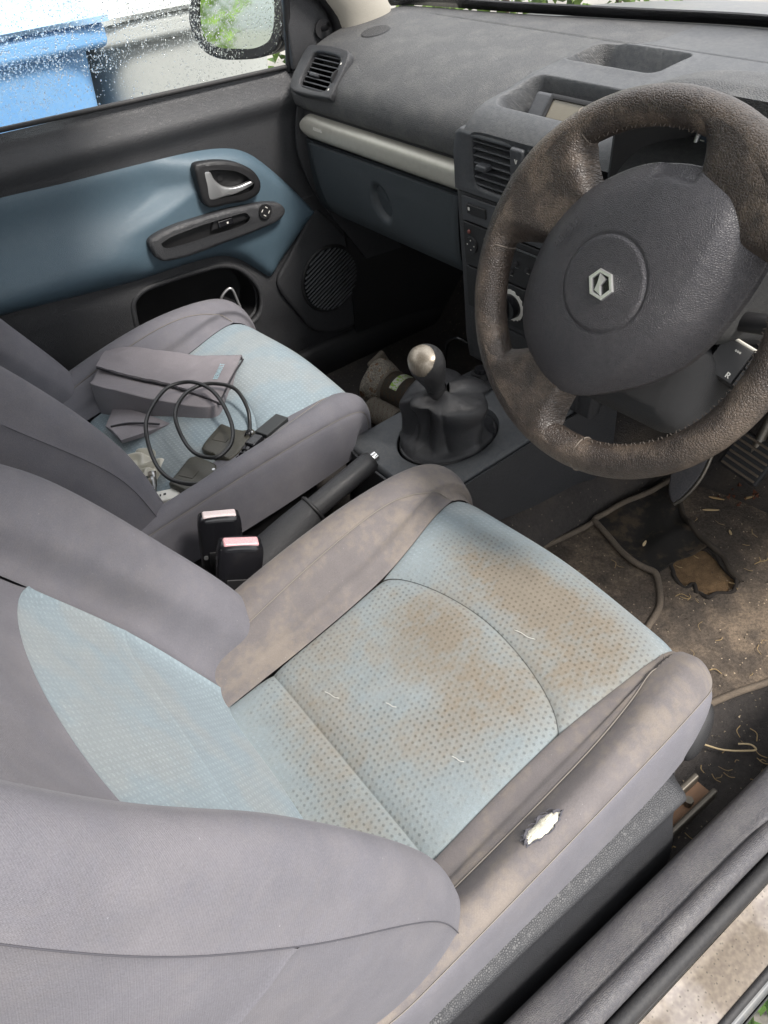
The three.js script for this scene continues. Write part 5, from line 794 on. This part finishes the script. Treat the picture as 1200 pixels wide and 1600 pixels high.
// ---------------------------------------------------------------- driver's footwell: mat, pedals, litter
const onFloor = (pts, depth, y, bevel, holes = [], smooth = true, n = 90) => { const f = p => p.map(([x, z]) => [x, -z]); const s = smooth ? smoothShape(f(pts), true, n) : polyShape(f(pts)); for (const h of holes) s.holes.push(smoothShape(f(h), true, 50)); const g = frame(ext(s, depth, bevel, 2), [0, y, 0], [1, 0, 0], [0, 0, -1], [0, 1, 0]); const p = g.attributes.position, u = g.attributes.uv; for (let i = 0; i < p.count; i++) u.setXY(i, p.getX(i), p.getZ(i)); return g; };
{
  const g = thing('floor_mat', 'torn brown dusty floor mat under the pedals', 'floor mat', [.35, 0, -.3]);
  const hole = [[.313, -.359], [.318, -.40], [.328, -.428], [.352, -.424], [.375, -.416], [.395, -.412], [.412, -.402], [.417, -.374], [.408, -.352], [.399, -.336], [.388, -.338], [.38, -.331], [.372, -.340], [.36, -.326], [.34, -.335], [.325, -.345]];
  const edge = [[.135, -.05], [.14, -.20], [.147, -.265], [.152, -.34], [.156, -.42], [.178, -.54], [.30, -.585], [.45, -.585], [.585, -.56], [.595, -.42], [.561, -.261], [.53, -.165], [.515, -.08], [.50, -.04], [.3, -.03]];
  mesh('mat_sheet', onFloor(edge, .009, .004, .002, [hole]), M.mat, g);
  mesh('mat_backing', onFloor(hole.map(([x, z]) => [mix(.365, x, 1.05), mix(-.378, z, 1.05)]), .003, .0045, .0005), std({ map: tex(256, (u, v, i, j) => { const n = F20(u, v, 3), f = hash(i, j, 2); const k = .75 + .35 * n + .3 * (f - .5); return [.50 * k, .40 * k, .285 * k]; }, true, 6), roughness: 1, bumpMap: rep(tFine, 20), bumpScale: .002 }), g);
  mesh('torn_rim', tube(hole.map(([x, z], i) => [x + .004 * Math.sin(i * 3), .013 + .003 * Math.sin(i * 2.3), z + .003 * Math.cos(i * 5)]), .0038, 120, 7, true), std({ color: 0x2b2622, roughness: 1 }), g);
  const heelY = (u, v) => .019 + .006 * Math.sin(u * 6 + v * 4) * Math.sin(v * 5) + .010 * Math.exp(-(((u - .75) / .12) ** 2)) * (.3 + v);
  const Lft = curve([0, .35, .75, 1], [[.158, -.338], [.20, -.326], [.267, -.306], [.313, -.314]]), Rgt = curve([0, .35, .75, 1], [[.181, -.534], [.225, -.49], [.281, -.445], [.330, -.430]]);
  const H = (u, v) => { const a = Lft(u), b = Rgt(u); return [mix(a[0], b[0], v), heelY(u, v), mix(a[1], b[1], v)]; };
  const heel = mesh('heel_pad', surf((u, v) => H(u, v), 50, 40, { th: .004, uvf: p => [p.x * 1.3, p.z * 1.3] }), std({ map: tex(512, (u, v, i, j) => { const n = F6(u, v, 221), n2 = F20(u, v, 5), f = hash(i, j, 7); const s = sst(.42, .66, n * .5 + n2 * .5), k = .8 + .4 * (f - .5); return [mix(.15, .34, s) * k, mix(.135, .285, s) * k, mix(.12, .22, s) * k]; }, true, 3), roughness: .9, bumpMap: rep(tWeave, 14), bumpScale: .0014 }), g);
  const along = (n, f) => Array.from({ length: n }, (_, i) => f(i / (n - 1)));
  mesh('binding', tube([[.135, .014, -.20], [.147, .015, -.265], [.156, .018, -.335], ...along(8, k => { const p = H(0, k); return [p[0] - .003, p[1] + .002, p[2]]; })], .0055, 90, 8), M.binding, g);
  mesh('binding', tube([...along(12, k => { const p = H(k, 0); return [p[0], p[1] + .002, p[2] + .003]; }), [.338, .016, -.292], [.364, .014, -.259], [.378, .013, -.215], [.395, .011, -.16], [.40, .010, -.11]], .0058, 90, 8), M.binding, g);
  mesh('binding', tube([...along(12, k => { const p = H(k, 1); return [p[0], p[1] + .002, p[2] - .003]; }), [.362, .018, -.430], [.391, .017, -.411], [.418, .014, -.404]], .0050, 90, 8), std({ color: 0x3a332c, roughness: .95 }), g);
  mesh('binding', tube([[.505, .012, -.06], [.518, .013, -.11], [.53, .013, -.165], [.545, .014, -.215], [.561, .013, -.261], [.575, .013, -.33], [.590, .012, -.42]], .0055, 60, 8), M.binding, g);
  rebase(g, [.35, 0, -.3]);
}
{
  const n = V(0, .55, .835), ea = V(1, 0, 0), eb = n.clone().cross(ea), A = v => [v.x, v.y, v.z];
  const pedal = (nm, label, c, w, h, yaw, ribs) => { const g = thing(nm, label, 'pedal', c); const F = q => frame(q, [0, 0, 0], A(ea), A(eb), A(n)); mesh('pedal_pad', F(tf(rbox(w, h, .014, .005, 3), [0, 0, 0], [0, 0, yaw])), M.rubber, g); for (let k = 0; k < ribs; k++) mesh('pad_rib', F(tf(tf(rbox(w * .86, .0045, .006, .0015), [0, -h / 2 + h * (k + .6) / (ribs + .2), .008]), [0, 0, 0], [0, 0, yaw])), M.binding, g); mesh('pedal_arm', tube([[0, .005, -.006], [.0, .06, -.03], [.0, .16, -.055], [0, .26, -.05]], .009, 20, 8), M.steel, g); return g; };
  pedal('brake_pedal', 'ribbed rubber brake pedal beyond the wheel rim', [.292, .118, -.575], .082, .075, -.12, 6);
  pedal('accelerator_pedal', 'narrow ribbed accelerator pedal hidden beside the brake', [.43, .12, -.60], .045, .10, 0, 7);
  const g = thing('clutch_pedal', 'grey plastic clutch pedal plate pointing down to the mat', 'pedal', [.225, .10, -.50]);
  const pts = [[-.040, .060], [.012, .068], [.026, .040], [.030, -.01], [.020, -.055], [.012, -.070], [-.004, -.060], [-.022, -.020], [-.034, .02]];
  mesh('pedal_plate', frame(ext(smoothShape(pts), .012, .003), [0, 0, 0], A(ea), A(eb), A(n)), M.sillTrim, g);
  mesh('metal_edge', frame(tube([[.030, .045, .010], [.0335, -.01, .010], [.024, -.053, .010], [.014, -.072, .010]], .0035, 24, 8), [0, 0, 0], A(ea), A(eb), A(n)), M.steel, g);
  mesh('pedal_arm', tube([[-.01, .05, -.03], [-.01, .14, -.06], [-.01, .26, -.06]], .010, 16, 8), M.black, g);
}
{
  const wood = [0xb09a74, 0xa58a62, 0xc0ac88].map(c => std({ color: c, roughness: .9 }));
  const chips = [[.275, -.52, .030, .8, 'long straw splinter beside the clutch pedal'], [.262, -.555, .028, .5, 'thin straw splinter just ahead of the clutch pedal'], [.262, -.345, .016, 1.9, 'short splinter on the torn heel pad'], [.334, -.494, .013, 2.4, 'short splinter on the mat beyond the heel pad'], [.30, -.60, .02, 1.2, 'pale splinter under the ribbed brake pedal']];
  chips.forEach(([x, z, l, a, label], i) => { const m = mesh('wood_splinter', tf(ext(smoothShape([[-l / 2, 0], [-l * .3, .0022], [l * .3, .0018], [l / 2, .0004], [l * .3, -.0016], [-l * .35, -.0018]], true, 30), .0018, .0005, 1), [0, 0, 0], [-Math.PI / 2, 0, 0]), wood[i % 3]); m.position.set(x, i === 2 ? .031 : .0145, z); m.rotation.y = a; tag(m, label, 'splinter', 'splinters on the driver floor'); });
  const rope = mesh('grass_stem', tube([[.565, .008, -.105], [.585, .010, -.115], [.606, .012, -.135], [.615, .011, -.150], [.606, .010, -.152], [.594, .010, -.140]], .0014, 40, 6), wood[2]); tag(rope, 'looped dry grass stem on the dark carpet by the sill', 'grass stem');
  const lf = []; for (let k = 0; k < 14; k++) { const x = .285 + rr(-.025, .025), z = -.592 + rr(-.03, .03); lf.push(tf(new THREE.TetrahedronGeometry(rr(.002, .006), 0), [x, .0155, z], [rr(0, 3), rr(0, 3), rr(0, 3)])); }
  tag(mesh('leaf_crumbs', merge(lf), std({ color: 0x55301f, roughness: .9 })), 'crumbled rust-red dead leaf on the mat by the pedals', 'dead leaf', null, 'stuff');
  // grit and crumbs everywhere on the floor
  const N = 1500, im = new THREE.InstancedMesh(new THREE.TetrahedronGeometry(1, 0), std({ roughness: .95 }), N), m4 = new THREE.Matrix4(), e = new THREE.Euler(), q = new THREE.Quaternion(), c = new THREE.Color();
  for (let i = 0; i < N; i++) { const x = i < 1000 ? rr(.16, .65) : rr(-.62, -.17), z = i < 1000 ? rr(-.56, .12) : rr(-.5, 0), r = mix(.0004, .0022, Math.pow(rnd(), 4)); const on = x > .14 && x < .55 && z < -.04; e.set(rr(0, 6), rr(0, 6), rr(0, 6)); q.setFromEuler(e); m4.compose(V(x, (on ? .0135 : .003) + r * .3, z), q, V(r * rr(.6, 2.4), r * .7, r)); im.setMatrixAt(i, m4); const k = rnd(); c.setRGB(mix(.05, .42, k * k), mix(.042, .34, k * k), mix(.034, .23, k * k)); im.setColorAt(i, c); }
  im.name = 'floor_litter'; tag(im, 'fine crumbs and grit scattered over the cabin floor', 'litter', null, 'stuff'); im.castShadow = im.receiveShadow = true; scene.add(im);
}

tag(mesh('loose_cable', tube([[-.285, .03, -.40], [-.299, .12, -.37], [-.278, .205, -.36], [-.248, .228, -.36], [-.219, .222, -.37], [-.18, .20, -.42]], .004, 60, 8), M.gloss), 'loose black cable hanging in the passenger footwell behind the gear knob', 'cable');

{
  // straw and fibres trodden into the carpet by the sill and round the mat
  const fb = []; for (let k = 0; k < 90; k++) { const x = k < 55 ? rr(.555, .655) : rr(.2, .55), z = k < 55 ? rr(-.28, .16) : rr(-.55, -.15), a = rr(0, 6.28), l = rr(.006, .022), y = k < 55 ? .004 : .0155; fb.push(tube([[x, y, z], [x + l * .5 * Math.cos(a), y + .0015, z + l * .5 * Math.sin(a)], [x + l * Math.cos(a + .5), y, z + l * Math.sin(a + .5)]], rr(.0003, .0009), 6, 4)); }
  tag(mesh('straw_bits', merge(fb), std({ color: 0x9a8460, roughness: .95 })), 'straw bits and fibres trodden into the driver floor carpet', 'litter', null, 'stuff');
}
// ---------------------------------------------------------------- outside: wheelie bins, hedge, weeds
function bin(label, c, w, d, h, col, lidCol, s) {
  const g = thing('wheelie_bin', label, 'bin', c, 'wheelie bins beyond the passenger window');
  const pm = std({ map: rep(dusty(S(col), S('c9ccc8'), .25, s), 2), roughness: .5 }), lm = std({ map: rep(dusty(S(lidCol), S('d5d8d4'), .3, s + 1), 2), roughness: .5 });
  mesh('bin_body', surf((u, v) => { const th = u * 6.28319, cx = Math.sign(Math.cos(th)) * Math.pow(Math.abs(Math.cos(th)), .3), cz = Math.sign(Math.sin(th)) * Math.pow(Math.abs(Math.sin(th)), .3), k = mix(.80, 1, v); return [cx * d / 2 * k, mix(.05, h, v), cz * w / 2 * k]; }, 80, 20), pm, g);
  for (let k = -2; k <= 2; k++) mesh('body_rib', tf(rbox(.016, h * .74, .03, .006), [d / 2 * .905 + .004, h * .46, k * w * .17], [0, 0, -.075 * d / .6]), pm, g);
  mesh('rim', tf(rbox(d + .05, .055, w + .04, .018, 3), [0, h - .01, 0]), pm, g);
  const lid = mesh('lid', surf((u, v) => { const x = mix(-d / 2 - .03, d / 2 + .04, u), z = mix(-w / 2 - .025, w / 2 + .025, v), e = Math.pow(Math.abs(2 * u - 1), 6) + Math.pow(Math.abs(2 * v - 1), 6); return [x, h + .028 + .045 * (1 - Math.min(1, e)) + .02 * (1 - u), z]; }, 30, 30, { th: .012, flip: true }), lm, g);
  mesh('handle', tube([[-d / 2 - .04, h - .02, -w * .4], [-d / 2 - .07, h - .01, -w * .38], [-d / 2 - .07, h - .01, w * .38], [-d / 2 - .04, h - .02, w * .4]], .014, 30, 8), pm, g);
  for (const q of [-1, 1]) mesh('wheel', tf(new THREE.CylinderGeometry(.1, .1, .05, 24), [-d / 2 + .02, .1, q * w * .42], [Math.PI / 2, 0, 0]), M.rubber, g);
  return g;
}
bin('blue wheelie bin seen through the wet passenger window', [-1.55, -.32, .145], .58, .60, 1.03, '6ca4da', '92bde6', 301);
bin('grey wheelie bin next to the blue one, behind the door mirror', [-1.62, -.32, -.42], .50, .60, 1.01, 'b0b4b0', 'c0c3bd', 311);
function foliage(name, label, cat, c, box, n, size, cols, sd) {
  const g = thing(name, label, cat, c); const lg = new THREE.BufferGeometry(), P = [], C = [], I = []; const col = new THREE.Color();
  for (let i = 0; i < n; i++) { const x = rr(-box[0], box[0]), z = rr(-box[2], box[2]); let y = Math.pow(rnd(), .8) * box[1]; const bulge = .75 + .5 * fbm(z * 2 + 40, y * 2 + 9 + x, 256, 3, sd); const o = V(x * bulge, y * (.8 + .3 * bulge), z); const a = V(rr(-1, 1), rr(-.6, 1), rr(-1, 1)).normalize(), b = V(rr(-1, 1), rr(-1, 1), rr(-1, 1)).cross(a).normalize(), s = size * rr(.6, 1.5), k = P.length / 3; const w = a.clone().cross(b).multiplyScalar(s * .12);
    for (const q of [o, o.clone().addScaledVector(a, s * .5).addScaledVector(b, s * .28).add(w), o.clone().addScaledVector(a, s), o.clone().addScaledVector(a, s * .5).addScaledVector(b, -s * .28).add(w)]) { P.push(q.x, q.y, q.z); const t = rnd(); col.setHex(cols[(rnd() * cols.length) | 0]); C.push(col.r * (.8 + .4 * t), col.g * (.8 + .4 * t), col.b * (.8 + .4 * t)); } I.push(k, k + 1, k + 2, k, k + 2, k + 3); }
  lg.setAttribute('position', new THREE.Float32BufferAttribute(P, 3)); lg.setAttribute('color', new THREE.Float32BufferAttribute(C, 3)); lg.setIndex(I); lg.computeVertexNormals();
  mesh('leaves', lg, std({ vertexColors: true, roughness: .8, side: THREE.DoubleSide }), g);
  return g;
}
const hedge = foliage('hedge', 'green garden hedge beyond the bins', 'hedge', [-2.9, -.32, -.2], [.35, 2.0, 4.2], 16000, .07, [0x3f5a22, 0x5b7a2c, 0x76933a, 0x2e451b], 5);
for (let k = 0; k < 9; k++) mesh('stem', tube([[0, 0, -3.8 + k * .95], [.04, .7, -3.75 + k * .95], [-.03, 1.5, -3.8 + k * .95]], .02, 10, 6), std({ color: 0x4a3b2c, roughness: .95 }), hedge);
const shrub = foliage('shrub', 'bright green shrub behind the passenger side, seen in the door mirror', 'shrub', [-2.4, -.32, 4.6], [.8, 1.8, .9], 5000, .09, [0x86a63c, 0x9aba46, 0x6d8f30], 15);
mesh('stem', tube([[0, 0, 0], [.05, .6, 0], [0, 1.3, .05]], .03, 10, 6), std({ color: 0x4a3b2c, roughness: .95 }), shrub);
{
  const g = foliage('weed_clump', 'green weeds growing beside the car sill', 'weeds', [.86, -.32, .05], [.07, .34, .30], 700, .035, [0x47662a, 0x587a33, 0x34501f], 25);
  for (let k = 0; k < 12; k++) { const x = rr(-.06, .06), z = rr(-.28, .28); mesh('stem', tube([[x, 0, z], [x + rr(-.02, .02), .14, z + rr(-.02, .02)], [x + rr(-.03, .03), rr(.22, .34), z + rr(-.04, .04)]], .0016, 8, 5), std({ color: 0x6b8a3a, roughness: .8 }), g); }
}
renderer.render(scene, camera);
